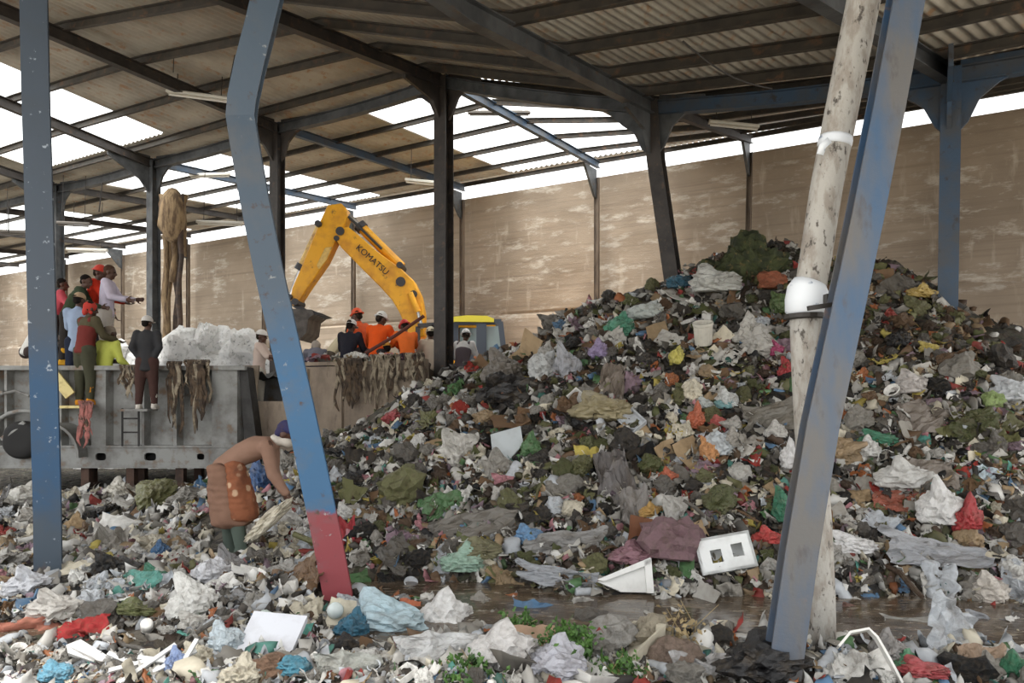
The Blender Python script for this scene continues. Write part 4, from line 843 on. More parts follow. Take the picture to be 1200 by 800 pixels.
# white sacks piled behind
def lump(c, r, seed, squash=1, amp=.22, n=24, m=16):
    mb = MB(); mb.ball((0,0,0), 1, n, m); rot = Vector((seed*1.7, seed*.3, seed*2.1))
    for i, v in enumerate(mb.v):
        u = v.copy(); d = 1+amp*(noise.noise(u*1.6+rot)+.6*abs(noise.noise(u*3.7+rot))+.35*noise.noise(u*8+rot)); v *= d; mb.v[i] = Vector((v.x*r[0], v.y*r[1], v.z*r[2]))+Vector(c)
    return mb
mat('white_sack', S(236,236,234), .6, ((S(200,200,196), 9, O1, .52, .64), (S(150,152,150), 14, O1, .62, .68)), bmp=.6)
for i, (x, y, rx, rz, lab) in enumerate([(213,412,.42,.5,'white bulk sack behind the man in black'),(243,403,.2,.45,'tall narrow white sack standing among the sacks'),(262,412,.42,.46,'white crumpled sack between the tall sack and the pink shirt'),(286,414,.44,.46,'white crumpled sack beside the bent blue post'),(276,402,.3,.3,'white sack on top of the sack row'),(232,416,.34,.4,'white sack below the cloth bundle'),(128,414,.36,.34,'white sack behind the lime yellow shirt')]):
    c = P(x, y, 15.4+.2*(i % 3)); mb = lump(c, (rx,.4,rz), i+3, amp=.3); props(obj('white_sack', mb, 'white_sack', base=c-Vector((0,0,rz))), lab, 'sack', 'white sacks piled behind the trailer')
c = P(245,450,15.9); mb = lump(c, (2.6,.9,.75), 31, amp=.25); mb.box((c.x,c.y,.5), (5,1.6,1.2)); props(obj('sack_pallet', mb, 'white_sack', base=(c.x,c.y,0)), 'low pale stack carrying the white sacks behind the trailer', 'stack')
# ------------------------------------------------------------------ excavator
mat('machine_yellow', S(236,170,30), .45, ((S(206,140,34), 2.5, O1, .45, .65), (S(120,84,44), 6, O1, .62, .74)), bmp=.08); mat('machine_pale', S(226,190,110), .5, ((S(170,130,80), 5, O1, .5, .7),))
mat('machine_dark', S(58,56,58), .55); mat('chrome', S(206,204,200), .25, metal=.7); mat('cab_frame', S(70,76,86), .5); mat('roof_yellow', S(222,206,64), .5); mat('hose', S(36,34,34), .5)
m, nt, b, out = new_mat('cab_glass'); MATS['cab_glass'] = m
b.inputs['Base Color'].default_value = (*S(150,168,166),1); b.inputs['Roughness'].default_value = .08; b.inputs['Alpha'].default_value = .75
EY = 17.0
ex = thing('excavator', 'yellow tracked excavator with raised boom beside the brown wall', 'excavator', Vector((P(530,465,EY).x, EY, 0)))
Z6 = lambda zx, zy: (320+zx/3.637, 230+zy/3.637)
def plate(name, poly, y0, y1, m, par=ex, smooth=False, bev=.0):
    mb = MB(); mb.prism([P(*Z6(*p), EY)+Vector((0,y0,0)) for p in poly], (0,y1-y0,0)); o = obj(name, mb, m, par)
    bm = bmesh.new(); bm.from_mesh(o.data); bmesh.ops.bevel(bm, geom=[e for e in bm.edges], offset=.02, segments=1, affect='EDGES'); bm.to_mesh(o.data); bm.free(); return o
boom = plate('boom', [(296,146),(330,140),(362,165),(452,243),(555,318),(606,366),(634,425),(648,500),(650,600),(590,620),(572,562),(545,498),(515,448),(468,396),(390,318),(300,226),(272,186)], -.28, .28, 'machine_yellow')
arm = plate('arm', [(240,48),(298,38),(322,62),(326,96),(314,130),(292,158),(268,214),(236,282),(152,402),(118,456),(96,472),(84,452),(92,396),(136,296),(178,190),(206,122)], -.2, .2, 'machine_yellow')
plate('arm_patch', [(232,226),(262,222),(236,280),(206,318),(196,300)], -.215, -.2, 'machine_pale', arm)
def cyl(name, p0, p1, r, m, par, dy=0, n=14): 
    mb = MB(); mb.tube([P(*Z6(*p0), EY)+Vector((0,dy,0)), P(*Z6(*p1), EY)+Vector((0,dy,0))], r, n); return obj(name, mb, m, par, smooth=False)
c1 = cyl('arm_cylinder', (372,128), (548,302), .12, 'machine_yellow', boom, 0); cyl('cylinder_rod', (322,84), (376,132), .06, 'chrome', boom); cyl('cylinder_gland', (366,122), (384,140), .15, 'machine_dark', boom)
cyl('hydraulic_hose', (330,96), (470,232), .03, 'hose', boom, -.22, 8)
cyl('bucket_cylinder', (204,128), (122,306), .11, 'machine_pale', arm, 0); cyl('cylinder_rod', (122,306), (72,432), .065, 'chrome', arm); cyl('cylinder_gland', (128,294), (114,318), .15, 'machine_dark', arm)
for p, r in (((298,160),.16),((283,190),.1),((552,372),.18),((606,424),.14),((108,456),.13),((84,434),.1),((548,302),.12),((205,128),.12)):
    q = P(*Z6(*p), EY); mb = MB(); mb.lathe([(r*.62,-.31),(r*.62,.31)], 16, Matrix.Translation(q) @ Matrix.Rotation(math.pi/2,4,'X')); obj('pivot_pin', mb, 'machine_dark', boom if p[0] > 240 else arm)
for s in (-.34,.34):
    cyl('boom_cylinder', (592,420), (626,500), .07, 'machine_yellow', boom, s); cyl('cylinder_rod', (622,490), (644,570), .04, 'chrome', boom, s)
cu = bpy.data.curves.new('lettering', 'FONT'); cu.body = 'KOMATSU'; cu.size = .55; cu.extrude = .006; cu.align_x = 'CENTER'; cu.align_y = 'CENTER'
tmp = bpy.data.objects.new('tmp', cu); C.objects.link(tmp); dg_ = bpy.context.evaluated_depsgraph_get(); cu.size = .2; dg_.update(); lme = bpy.data.meshes.new_from_object(tmp.evaluated_get(dg_)); bpy.data.objects.remove(tmp)
lo = bpy.data.objects.new('lettering', lme); C.objects.link(lo); lo.parent = boom; qa, qb = P(*Z6(383,236),EY), P(*Z6(484,326),EY)
lo.location = (qa+qb)/2+Vector((.0,-.30,.0))-ORG[ex.name]; lo.rotation_euler = Euler((math.pi/2, math.atan2(-(qb.z-qa.z), qb.x-qa.x), 0), 'XYZ'); lo.data.materials.clear(); lo.data.materials.append(MATS['hose'])
# bucket
bk = MB(); bp_ = [P(*Z6(*p), EY) for p in [(88,490),(190,494),(200,515),(178,532),(170,590),(140,620),(104,600),(90,556)]]
bk.prism([v+Vector((0,-.55,0)) for v in bp_], (0,1.1,0)); bo = obj('bucket', bk, mat('bucket_steel', S(96,90,84), .6, ((S(66,60,56), 4, O1, .4, .6),)), ex)
for k in range(5):
    q = P(*Z6(192,505), EY)+Vector((0,-.45+.22*k,0)); mb = MB(); mb.prism([q+Vector((-.05,-.05,.06)), q+Vector((.22,0,-.02)), q+Vector((-.05,-.05,-.08))], (0,.1,0)); obj('tooth', mb, 'machine_dark', bo)
plate('bucket_link', [(70,425),(100,455),(150,486),(120,492),(72,460)], -.12, .12, 'machine_dark')
# body, cab, tracks
def ebox(name, x0, x1, y0, y1, dy0, dy1, m, par=ex):
    a, b_ = P(x0,y1,EY), P(x1,y0,EY); mb = MB(); mb.box(((a.x+b_.x)/2, EY+(dy0+dy1)/2, (a.z+b_.z)/2), (b_.x-a.x, dy1-dy0, b_.z-a.z)); o = obj(name, mb, m, par)
    bm = bmesh.new(); bm.from_mesh(o.data); bmesh.ops.bevel(bm, geom=list(bm.edges), offset=.04, segments=2, affect='EDGES'); bm.to_mesh(o.data); bm.free(); return o
ebox('body', 478, 668, 424, 478, -.9, 1.6, 'machine_yellow'); ebox('counterweight', 640, 690, 418, 480, -.9, 1.6, 'machine_yellow'); ebox('turntable', 520, 610, 478, 492, -.5, 1.2, 'machine_dark')
for dy in (-1.1, 1.3):
    a, b_ = P(470,540,EY), P(660,540,EY); mb = MB(); pts = [(a.x+.4,.02),(b_.x-.4,.02),(b_.x-.1,.15),(b_.x,.45),(b_.x-.1,.72),(b_.x-.4,.86),(a.x+.4,.86),(a.x+.1,.72),(a.x,.45),(a.x+.1,.15)]
    mb.prism([Vector((x, EY+dy-.3, z)) for x, z in pts], (0,.6,0)); obj('track', mb, 'machine_dark', ex)
# the cab: frame posts, roof, panes
cab = thing('cab', None, None, P(560,420,EY)); del ORG[cab.name]; ORG[cab.name] = ORG[ex.name]; cab.parent = ex; cab.location = (0,0,0)
cx0, cx1 = 536, 592
def cbar(p0, p1, dy0, dy1, w=.1): mb = MB(); mb.bar(P(*p0,EY)+Vector((0,dy0,0)), P(*p1,EY)+Vector((0,dy1,0)), w, w, (0,1,0)); return mb
mb = MB()
for (p, q, a, b_) in (((537,382),(538,426),-.8,-.8),((566,382),(567,426),-.8,-.8),((587,381),(592,424),-.75,-.8),((537,382),(538,426),.5,.5),((587,381),(592,424),.5,.5),((536,382),(588,381),-.8,-.75),((537,382),(588,381),.5,.5),((537,402),(537,402.5),-.8,.5)):
    x = cbar(p, q, a, b_, .12); mb.add(x.v, x.f)
mb2 = cbar((537,423),(592,423),-.8,-.8,.2); mb.add(mb2.v, mb2.f); mb2 = cbar((566,384),(566,426),-.8,-.8,.22); mb.add(mb2.v, mb2.f)
obj('frame', mb, 'cab_frame', cab)
mb = MB(); mb.prism([P(*p,EY)+Vector((0,-.92,0)) for p in [(532,381.5),(535,376),(550,374.5),(572,375),(580,378),(580,382)]], (0,1.6,0)); obj('cab_roof', mb, 'roof_yellow', cab)
for (x0, x1, y0, y1) in ((542,562,388,416),(571,588,386,413)):
    mb = MB(); mb.prism([P(x0,y0,EY)+Vector((0,-.8,0)), P(x1,y0,EY)+Vector((0,-.8,0)), P(x1,y1,EY)+Vector((0,-.8,0)), P(x0,y1,EY)+Vector((0,-.8,0))], (0,.02,0)); obj('side_window', mb, 'cab_glass', cab)
ebox('seat', 555, 572, 402, 424, -.2, .3, 'machine_dark', cab)
# guard frame on the boom side of the cab
mb = MB()
for p, q in (((493,385),(493,420)),((511,383),(511,420)),((493,384),(512,383)),((493,419),(512,419))):
    x = cbar(p, q, -.5, -.5, .1); mb.add(x.v, x.f)
obj('guard_frame', mb, 'machine_dark', ex)
# ------------------------------------------------------------------ waste pieces one can point to: (kind, px, py, width px, height px, colour, label, landmark name)
OCC = []                                # taken spots
def face_cam(c, roll=0, pitch=0, yaw=0):
    """a flat piece leaning back on the slope, its face towards the open side of the shed"""
    d = Vector((-c.x*.5, -c.y, 0)).normalized(); z = (d*math.cos(D2R(pitch))+Vector((0,0,1))*math.sin(D2R(pitch))).normalized(); x = Vector((0,0,1)).cross(z).normalized(); y = z.cross(x)
    R = Matrix((x, y, z)).transposed(); return R @ Matrix.Rotation(D2R(roll), 3, 'Z') @ Matrix.Rotation(D2R(yaw), 3, 'Y')
SPOT = [
 ('plastic_bag',228,712,44,52,S(226,224,216),'round white plastic bag with dark gaps, left of the white foam board','round white bag'),
 ('plastic_bag',450,730,88,46,S(176,206,216),'large pale blue plastic bag right of the red post foot','pale blue bag'),
 ('plastic_bag',412,742,34,34,S(28,112,142),'teal plastic bag tucked under the pale blue bag','teal bag'),
 ('plastic_bag',522,726,66,46,S(232,230,226),'bright white plastic bag in front of the puddle','bright white bag'),
 ('plastic_sheet',510,762,90,46,S(198,198,196),'large whitish plastic sheet in front of the bright white bag','whitish sheet'),
 ('plastic_bag',590,768,86,52,S(206,202,198),'wide greyish white plastic bag near the bottom edge','wide greyish bag'),
 ('plastic_bag',650,784,60,44,S(186,186,196),'lilac grey plastic bag below the green plants','lilac bag'),
 ('cloth_rag',100,742,46,22,S(176,34,34),'bright red cloth on the mud at lower left','bright red cloth'),
 ('cloth_rag',36,738,84,30,S(188,110,84),'orange patterned cloth lying in the mud at the left edge','orange cloth'),
 ('plastic_bag',68,718,52,34,S(206,200,190),'cream plastic bag behind the orange cloth','cream bag'),
 ('plastic_bag',405,762,36,24,S(34,32,32),'small black plastic bag near the red post foot','small black bag'),
 ('plastic_bag',892,782,92,52,S(30,29,30),'big black plastic bag at the foot of the leaning blue post','big black bag'),
 ('plastic_sheet',832,786,78,40,S(170,168,166),'crumpled grey plastic sheet left of the big black bag','crumpled grey sheet'),
 ('plastic_sheet',405,786,72,42,S(168,170,160),'grey foam sheet at the bottom edge below the small black bag','grey foam sheet'),
 ('cardboard_piece',618,756,60,40,S(176,140,108),'tan cardboard left of the green plants','tan cardboard'),
 ('plastic_sheet',626,776,34,20,S(40,96,170),'blue plastic scrap below the tan cardboard','blue scrap'),
 ('plastic_bag',264,758,40,36,S(200,216,224),'pale blue paper bag touching the white foam board','pale blue paper bag'),
 ('paper_scrap',480,712,22,20,S(206,106,56),'orange paper scrap behind the pale blue bag','orange scrap'),
 ('plastic_bag',160,718,56,18,S(118,124,66),'flat olive green bag on the mud behind the red cloth','olive bag'),
 ('plastic_bag',545,664,50,30,S(150,188,164),'mint green plastic bag at the puddle edge','mint bag'),
 ('plastic_bag',560,648,56,22,S(126,122,82),'olive bag lying over the mint bag','draped olive bag'),
 ('plastic_sheet',556,620,96,34,S(122,116,106),'large grey translucent sheet on the lower slope','large grey sheet'),
 ('plastic_bag',620,632,34,22,S(96,150,196),'sky blue plastic bag right of the large grey sheet','sky blue bag'),
 ('plastic_sheet',660,640,84,26,S(146,144,140),'shiny grey plastic sheet at the puddle behind the broken foam box','shiny grey sheet'),
 ('plastic_sheet',655,682,84,18,S(168,172,178),'pale plastic film lying on the water left of the broken foam box','floating film'),
 ('rotten_lump',785,640,66,52,S(136,100,106),'pinkish purple sack at the foot of the heap','pinkish sack'),
 ('plastic_bag',738,656,44,24,S(156,106,118),'small pink bag left of the pinkish sack','small pink bag'),
 ('cardboard_piece',750,626,24,34,S(128,76,42),'upright brown cardboard above the pinkish sack','brown cardboard'),
 ('plastic_bag',902,634,32,20,S(206,50,40),'bright red wrapper next to the leaning blue post','bright red wrapper'),
 ('plastic_bag',920,602,28,40,S(44,128,92),'green plastic bag touching the leaning blue post','green bag'),
 ('plastic_bag',1133,616,30,42,S(186,34,38),'round shiny red plastic bag at right','round red bag'),
 ('plastic_bag',1104,602,44,54,S(226,224,220),'white plastic bag with a hole, left of the round red bag','white holed bag'),
 ('plastic_bag',1060,566,54,36,S(206,204,198),'white plastic bag above the orange peelings','folded white bag'),
 ('plastic_sheet',1052,590,50,26,S(172,84,54),'orange brown wrapper left of the white holed bag','orange brown wrapper'),
 ('plastic_sheet',1082,558,62,44,S(136,124,112),'grey brown sheet standing in the slope right of the white bag','grey brown sheet'),
 ('plastic_sheet',1092,486,70,56,S(138,126,114),'large dirty grey sheet high on the right slope','large dirty sheet'),
 ('plastic_sheet',1095,652,96,24,S(164,166,170),'flat pale grey board at the right foot of the heap','flat grey board'),
 ('plastic_bag',998,642,44,24,S(234,232,230),'bright white bag right of the white pole','snow white bag'),
 ('plastic_bag',1158,694,44,34,S(214,204,190),'cream bag with pink stain at the right edge of the wet ground','cream stained bag'),
 ('plastic_sheet',1150,780,44,44,S(172,142,112),'brown paper bag at the bottom right','brown paper bag'),
 ('plastic_bag',1080,792,54,22,S(186,62,66),'red bag at the bottom edge right of the white bent strip','bottom red bag'),
 ('plastic_bag',1188,790,30,30,S(36,120,80),'dark green bag in the bottom right corner','dark green bag'),
 ('plastic_bag',1062,782,26,20,S(86,160,112),'small light green bag beside the red bag at the bottom','small light green bag'),
 ('plastic_sheet',1155,558,34,34,S(196,216,226),'white and blue wrapper on the right slope','white and blue wrapper'),
 ('plastic_sheet',905,490,76,38,S(120,114,102),'long grey tarpaulin piece left of the white pole','grey tarpaulin'),
 ('plastic_bag',845,526,42,34,S(196,204,208),'pale plastic bag with ribbed look in the middle of the heap','ribbed pale bag'),
 ('plastic_bag',832,535,22,30,S(222,150,70),'orange and yellow packet beside the ribbed pale bag','orange packet'),
 ('plastic_bag',843,500,22,14,S(196,80,70),'red and white packet above the ribbed pale bag','red packet'),
 ('plastic_bag',815,494,20,28,S(206,96,42),'orange plastic bag above the ribbed pale bag to the left','orange bag'),
 ('plastic_bag',783,563,22,18,S(214,100,48),'orange and white bag in the middle of the heap','orange white bag'),
 ('plastic_bag',764,602,26,18,S(206,156,48),'yellow bag above the brown cardboard','amber bag'),
 ('plastic_sheet',720,560,40,80,S(110,104,102),'long dark grey sheet running down the slope','long dark sheet'),
 ('plastic_sheet',745,600,30,60,S(140,134,128),'grey strip of sheet left of the yellow bag','grey strip'),
 ('plastic_bag',860,518,26,22,S(176,170,158),'grey bag below the grey tarpaulin','dull grey bag'),
 ('plastic_bag',908,510,26,20,S(206,202,194),'white bag below the end of the grey tarpaulin','bag under the tarpaulin'),
 ('plastic_bag',926,540,22,36,S(224,222,220),'upright white bag touching the white pole','upright white bag'),
 ('plastic_bag',852,470,24,22,S(206,208,204),'white square packet above the ribbed pale bag','white square packet'),
 ('plastic_bag',825,478,24,14,S(190,196,192),'pale packet beside the white square packet','pale packet'),
 ('plastic_bag',848,477,20,16,S(120,176,178),'aqua bag between the pale packets','aqua bag'),
 ('plastic_bag',838,334,56,32,S(196,196,188),'large white bag near the top of the heap','summit bag'),
 ('plastic_bag',797,334,34,18,S(38,96,120),'blue bag at the foot of the dark leaning column','ridge blue bag'),
 ('plastic_bag',757,368,40,24,S(182,190,184),'pale grey bag on the upper left ridge','ridge pale bag'),
 ('plastic_bag',726,388,28,28,S(66,150,116),'green plastic bag on the upper left slope','emerald bag'),
 ('plastic_bag',793,422,16,26,S(214,200,44),'bright yellow bag on the upper heap','bright yellow bag'),
 ('plastic_bag',702,416,24,22,S(160,140,184),'lilac bag left of the green bag on the upper slope','violet bag'),
 ('plastic_bag',637,434,38,34,S(186,188,186),'clear whitish bag beside the black triangular sheet','clear whitish bag'),
 ('plastic_bag',664,432,28,40,S(164,166,172),'grey clear bag right of the clear whitish bag','grey clear bag'),
 ('plastic_sheet',606,458,76,52,S(30,28,28),'black triangular sheet on the left slope','black triangular sheet'),
 ('plastic_bag',590,440,38,44,S(116,108,98),'grey brown sack left of the black triangular sheet','grey brown sack'),
 ('plastic_sheet',716,447,28,70,S(138,124,110),'long grey brown board lying down the slope under the lilac bag','long brown board'),
 ('plastic_bag',706,484,58,38,S(156,142,98),'wide tan and yellow bag in the middle of the slope','wide tan bag'),
 ('plastic_bag',909,413,20,18,S(190,52,112),'bright pink bag left of the white pole','bright pink bag'),
 ('plastic_bag',924,436,18,26,S(186,40,46),'red bag left of the white pole below the bright pink bag','pole red bag'),
 ('plastic_bag',915,362,24,28,S(84,110,52),'green plant waste bag below the dark green top','green plant bag'),
 ('rotten_lump',905,334,36,22,S(172,88,42),'orange brown rotting lump below the dark green top','orange rotting lump'),
 ('plastic_bag',875,394,34,34,S(190,186,176),'pale bag on the upper heap right of the white tin','tin pale bag'),
 ('plastic_bag',1053,402,24,24,S(24,22,22),'black bag standing for a dark hole on the upper right slope','slope dark hole'),  # black bag shape stands in for a dark hole in the heap
 ('plastic_bag',1088,412,20,14,S(196,172,44),'yellow packet on the right slope','yellow packet'),
 ('plastic_bag',1080,346,38,16,S(190,158,52),'yellow brown bag on the right ridge','ridge yellow bag'),
 ('plastic_bag',1068,454,40,28,S(196,188,182),'pale silver bag on the right slope','silver bag'),
 ('plastic_bag',1186,464,40,34,S(196,200,204),'pale blue grey bag at the right edge of the heap','blue grey bag'),
 ('rotten_lump',1164,474,26,20,S(150,178,90),'light green leafy lump beside the blue grey bag','leafy lump'),
 ('plastic_bag',1030,520,34,20,S(58,140,104),'green wrapper right of the leaning blue post','green wrapper'),
 ('plastic_bag',1018,530,28,24,S(222,220,214),'white bag right of the leaning blue post under the green wrapper','pure white bag'),
 ('plastic_bag',420,492,26,12,S(150,146,136),'grey bag at the trailer foot left of the heap','trailer grey bag'),
 ('plastic_bag',462,492,22,18,S(176,60,64),'red bag where the heap meets the trailer','crimson bag'),
 ('plastic_bag',392,533,34,16,S(34,34,34),'black bag behind the blue bent post','hidden black bag'),
 ('plastic_bag',415,566,30,22,S(32,32,34),'shiny black bag right of the bent post','shiny black bag'),
 ('plastic_bag',404,606,20,20,S(214,212,206),'round white bag right of the red painted foot','little round bag'),
 ('cloth_rag',404,626,24,40,S(170,40,50),'red cloth beside the red painted foot','foot red cloth'),
 ('plastic_bag',335,604,26,18,S(196,44,44),'red bag right of the bending woman','scarlet bag'),
 ('plastic_bag',306,566,26,44,S(54,96,150),'blue bag under the arms of the bending woman','arm blue bag'),
 ('plastic_bag',268,668,30,40,S(136,134,134),'grey sack at the feet of the bending woman','low grey sack'),
 ('plastic_bag',248,676,34,34,S(212,212,216),'white bag left of the grey sack at the woman\'s feet','low white bag'),
 ('plastic_bag',330,674,36,20,S(172,168,160),'pale flat bag on the mud right of the woman\'s feet','pale flat bag'),
 ('plastic_bag',188,650,22,22,S(52,110,160),'blue bag between the left post and the woman','field blue bag'),
 ('plastic_bag',180,676,26,20,S(60,142,110),'green bag between the left post and the woman','field green bag'),
 ('plastic_bag',150,670,40,20,S(36,36,36),'black bag between the left post and the green bag','field black bag'),
 ('cloth_rag',110,640,22,14,S(176,50,44),'small red rag right of the left post','small red rag'),
 ('plastic_bag',36,690,42,34,S(200,202,208),'bluish white bag left of the left post foot','bluish bag'),
 ('plastic_bag',140,578,36,24,S(214,208,192),'cream bag under the trailer edge','trailer cream bag'),
 ('plastic_bag',28,586,36,30,S(218,214,202),'cream white bag left of the left post','post cream bag'),
 ('plastic_bag',66,796,38,22,S(96,176,206),'light blue bag at the bottom left edge','light blue bag'),
 ('plastic_bag',206,784,26,28,S(130,156,206),'blue lilac bag at the bottom edge right of the splintered slats','blue lilac bag'),
 ('plastic_bag',345,788,40,28,S(60,150,176),'turquoise and white bag below the white foam board','turquoise bag'),
 ('rotten_lump',318,790,52,26,S(150,112,82),'brown lump below the white foam board','brown lump'),
 ('plastic_bag',322,738,36,26,S(196,212,202),'pale green bag behind the white foam board','pale green bag'),
 ('plastic_bag',286,706,36,16,S(150,150,150),'flat grey bag behind the pale green bag','flat grey bag'),
 ('rotten_lump',762,752,44,44,S(168,156,130),'tan speckled stone at the puddle edge','tan stone'),
 ('rotten_lump',718,752,50,44,S(160,156,148),'grey stone left of the tan stone','grey stone'),
 ('rotten_lump',790,776,46,36,S(140,116,98),'brown stone below the tan stone','brown stone'),
 ('plastic_bag',1040,768,40,34,S(150,146,142),'grey bag under the white bent strip','strip grey bag'),
 ('plastic_sheet',1080,738,90,26,S(178,176,168),'long whitish plastic bundle lying in the wet ground at right','whitish bundle'),
 ('plastic_sheet',1170,736,60,24,S(150,154,160),'grey blue plastic film at the right of the wet ground','grey blue film'),
 ('plastic_sheet',1016,722,40,16,S(120,80,66),'brown curled wrapper on the wet ground right of the pole','brown curled wrapper'),
]
LAND = []
for (kind, px, py, wp, hp, col, lab, short) in SPOT:
    c = hit(px, min(py+hp*.18, 797))
    if c is None: continue
    s = c.y/F; wm, hm = wp*s, hp*s; n = tn(c.x, c.y)
    r = random.Random(px*7+py); k = KIND[kind]
    me = k[0][(px+py) % len(k[0])]
    if kind in ('plastic_sheet','paper_scrap','cardboard_piece','cloth_rag'):
        R = face_cam(c, r.uniform(-12,12), 38+r.uniform(-8,8)); sc = (wm*1.1, hm*1.5, (wm+hm)*.45); ctr = c+n*.05*wm+Vector((0,0,hm*.1))
    else:
        R = Matrix.Rotation(r.uniform(-.5,.5), 3, 'Z') @ Matrix.Rotation(r.uniform(-.25,.1), 3, 'X'); sc = (wm*1.08, (wm+hm)*.55, hm*1.5); ctr = c+Vector((0,0,hm*.16))+n*.02
    g_ = .3*col[0]+.5*col[1]+.2*col[2]; col = tuple((c_*.76+g_*.24)*.94 for c_ in col)
    KW = ['paper bag','plant bag','leafy lump','stone','tarpaulin','foam sheet','cardboard','board','packet','wrapper','sack','bag','sheet','cloth','rag','lump','paper scrap','scrap','film','strip','bundle']
    kw = min((w for w in KW if w in lab), key=lambda w: (lab.index(w), -len(w))); nm = {'bag':'plastic_bag','sheet':'plastic_sheet','rag':'cloth_rag','lump':'rotten_lump','scrap':'plastic_scrap','film':'plastic_film','strip':'plastic_strip','bundle':'plastic_bundle','plant bag':'plant_waste_bag'}.get(kw, kw.replace(' ','_'))
    so_ = drop(kind, ctr, 1, R, col, lab, {'plastic_bag':'plastic bag','plastic_sheet':'plastic sheet','cloth_rag':'cloth','paper_scrap':'paper','cardboard_piece':'cardboard','rotten_lump':'lump'}[kind], None, me, sc); so_.name = nm; so_['category'] = kw
    LAND.append((px, py, 'the '+short)); OCC.append((px, py, .42*max(wp, hp)))
# pieces with a build of their own
def slab_piece(name, label, cat, px, py, mbl, color, m, R, lift=0, Yadd=0):
    c = hit(px, py)+Vector((0,Yadd,lift)); me = mb_mesh(mbl, name); me.materials.append(MATS[m]); o = bpy.data.objects.new(name, me); C.objects.link(o)
    o.matrix_world = Matrix.Translation(c) @ R.to_4x4(); o.color = (*color,1); return props(o, label, cat)
def frame_box(W, H, D, holes):
    """closed foam box whose front has square openings: holes = (x, z, w, h)"""
    mb = MB(); xs = sorted({-W/2, W/2}|{x-w/2 for x, z, w, h in holes}|{x+w/2 for x, z, w, h in holes}); zs = sorted({-H/2, H/2}|{z-h/2 for x, z, w, h in holes}|{z+h/2 for x, z, w, h in holes})
    inside = lambda x, z: any(abs(x-a) < w/2 and abs(z-b_) < h/2 for a, b_, w, h in holes)
    for x0, x1 in zip(xs[:-1], xs[1:]):
        for z0, z1 in zip(zs[:-1], zs[1:]):
            if not inside((x0+x1)/2, (z0+z1)/2): mb.box(((x0+x1)/2, (z0+z1)/2, D/2-.015), (x1-x0, z1-z0, .03))
    mb.box((0,0,-D/2), (W,H,.02)); mb.box((-W/2+.01,0,0), (.02,H,D)); mb.box((W/2-.01,0,0), (.02,H,D)); mb.box((0,H/2-.01,0), (W,.02,D)); mb.box((0,-H/2+.01,0), (W,.02,D))
    return mb
c = hit(850,672); s = c.y/F
o = slab_piece('foam_box', 'white foam box with two square openings at the foot of the heap', 'foam box', 850, 668, frame_box(64*s,42*s,.14,[(-11*s,-2*s,13*s,15*s),(14*s,1*s,13*s,15*s)]), S(232,234,232), 'foam', face_cam(c, 12, 22, 0), .12, .02)
LAND.append((850,655,'the holed foam box')); OCC.append((850,656,44))
mb = MB(); poly = [(-33,-6),(28,20),(30,-17),(-6,-17)]; c = hit(733,690); s = c.y/F
mb.prism([Vector((x*s, y*s, .05)) for x, y in poly], (0,0,-.16)); mb.prism([Vector((x*s, y*s, .09)) for x, y in [(-33,-4),(28,22),(29,15),(-26,-6)]], (0,0,-.06)); mb.prism([Vector((x*s, y*s, .09)) for x, y in [(21,18),(29,21),(31,-18),(23,-18)]], (0,0,-.06))
slab_piece('foam_box', 'broken wedge shaped white foam box at the puddle edge', 'foam box', 733, 692, mb, S(228,228,224), 'foam', face_cam(c, 0, 18), .1)
LAND.append((735,680,'the broken foam box')); OCC.append((735,678,36))
c = hit(594,532); s = c.y/F; mb = MB(); mb.prism([Vector((x*s, y*s*1.1, 0)) for x, y in [(-19,17),(16,27),(19,6),(6,-8),(2,-20),(-14,-26)]], (0,0,-.03))
slab_piece('foam_board', 'flat pale grey square foam board standing on the left slope', 'foam board', 594, 536, mb, S(182,188,190), 'foam', face_cam(c, 0, 28), .08, -.08); LAND.append((594,525,'the pale square board')); OCC.append((594,527,28))
c = hit(316,768); s = c.y/F; mb = MB(); mb.prism([Vector((x*s, y*s*1.9, 0)) for x, y in [(-36,-17),(28,-19),(39,15),(-26,19)]], (0,0,-.045))
slab_piece('foam_board', 'white rectangular foam board lying in the near field', 'foam board', 316, 764, mb, S(222,224,230), 'foam', face_cam(c, -4, 58), .1); LAND.append((316,758,'the white foam board')); OCC.append((316,760,42))
c = hit(108,780); s = c.y/F; mb = MB(); mb.prism([Vector((x*s, y*s*1.5, 0)) for x, y in [(-30,9),(-16,13),(38,-14),(34,-22),(-8,-2)]], (0,0,-.03)); mb.prism([Vector((x*s, y*s*1.5, .0)) for x, y in [(-30,9),(-26,2),(10,-10),(2,-4)]], (0,0,-.03))
slab_piece('white_plank', 'bent white plank lying at the lower left', 'plank', 108, 780, mb, S(220,218,214), 'foam', face_cam(c, 0, 50), .06); LAND.append((106,775,'the bent white plank')); OCC.append((108,775,30))
for k in range(6):
    c = hit(148+k*13, 786+(k % 3)*3); a = [-30,12,40,-14,28,70][k]; mb = MB(); mb.box((0,0,0), (.22+.04*(k % 3),.022,.014)); slab_piece('wood_splinter', ['splintered white slat lying furthest left in its cluster','splintered white slat second in its cluster','splintered white slat third in its cluster, steep','splintered white slat fourth in its cluster','splintered white slat fifth in its cluster','splintered white slat standing upright at the end of its cluster'][k]+' at lower left', 'slat', 148+k*13, 786+(k % 3)*3, mb, S(206,206,204), 'foam', face_cam(c, a, 50), .05)['group'] = 'splintered slats'
LAND.append((185,782,'the splintered slats')); OCC.append((180,786,34))
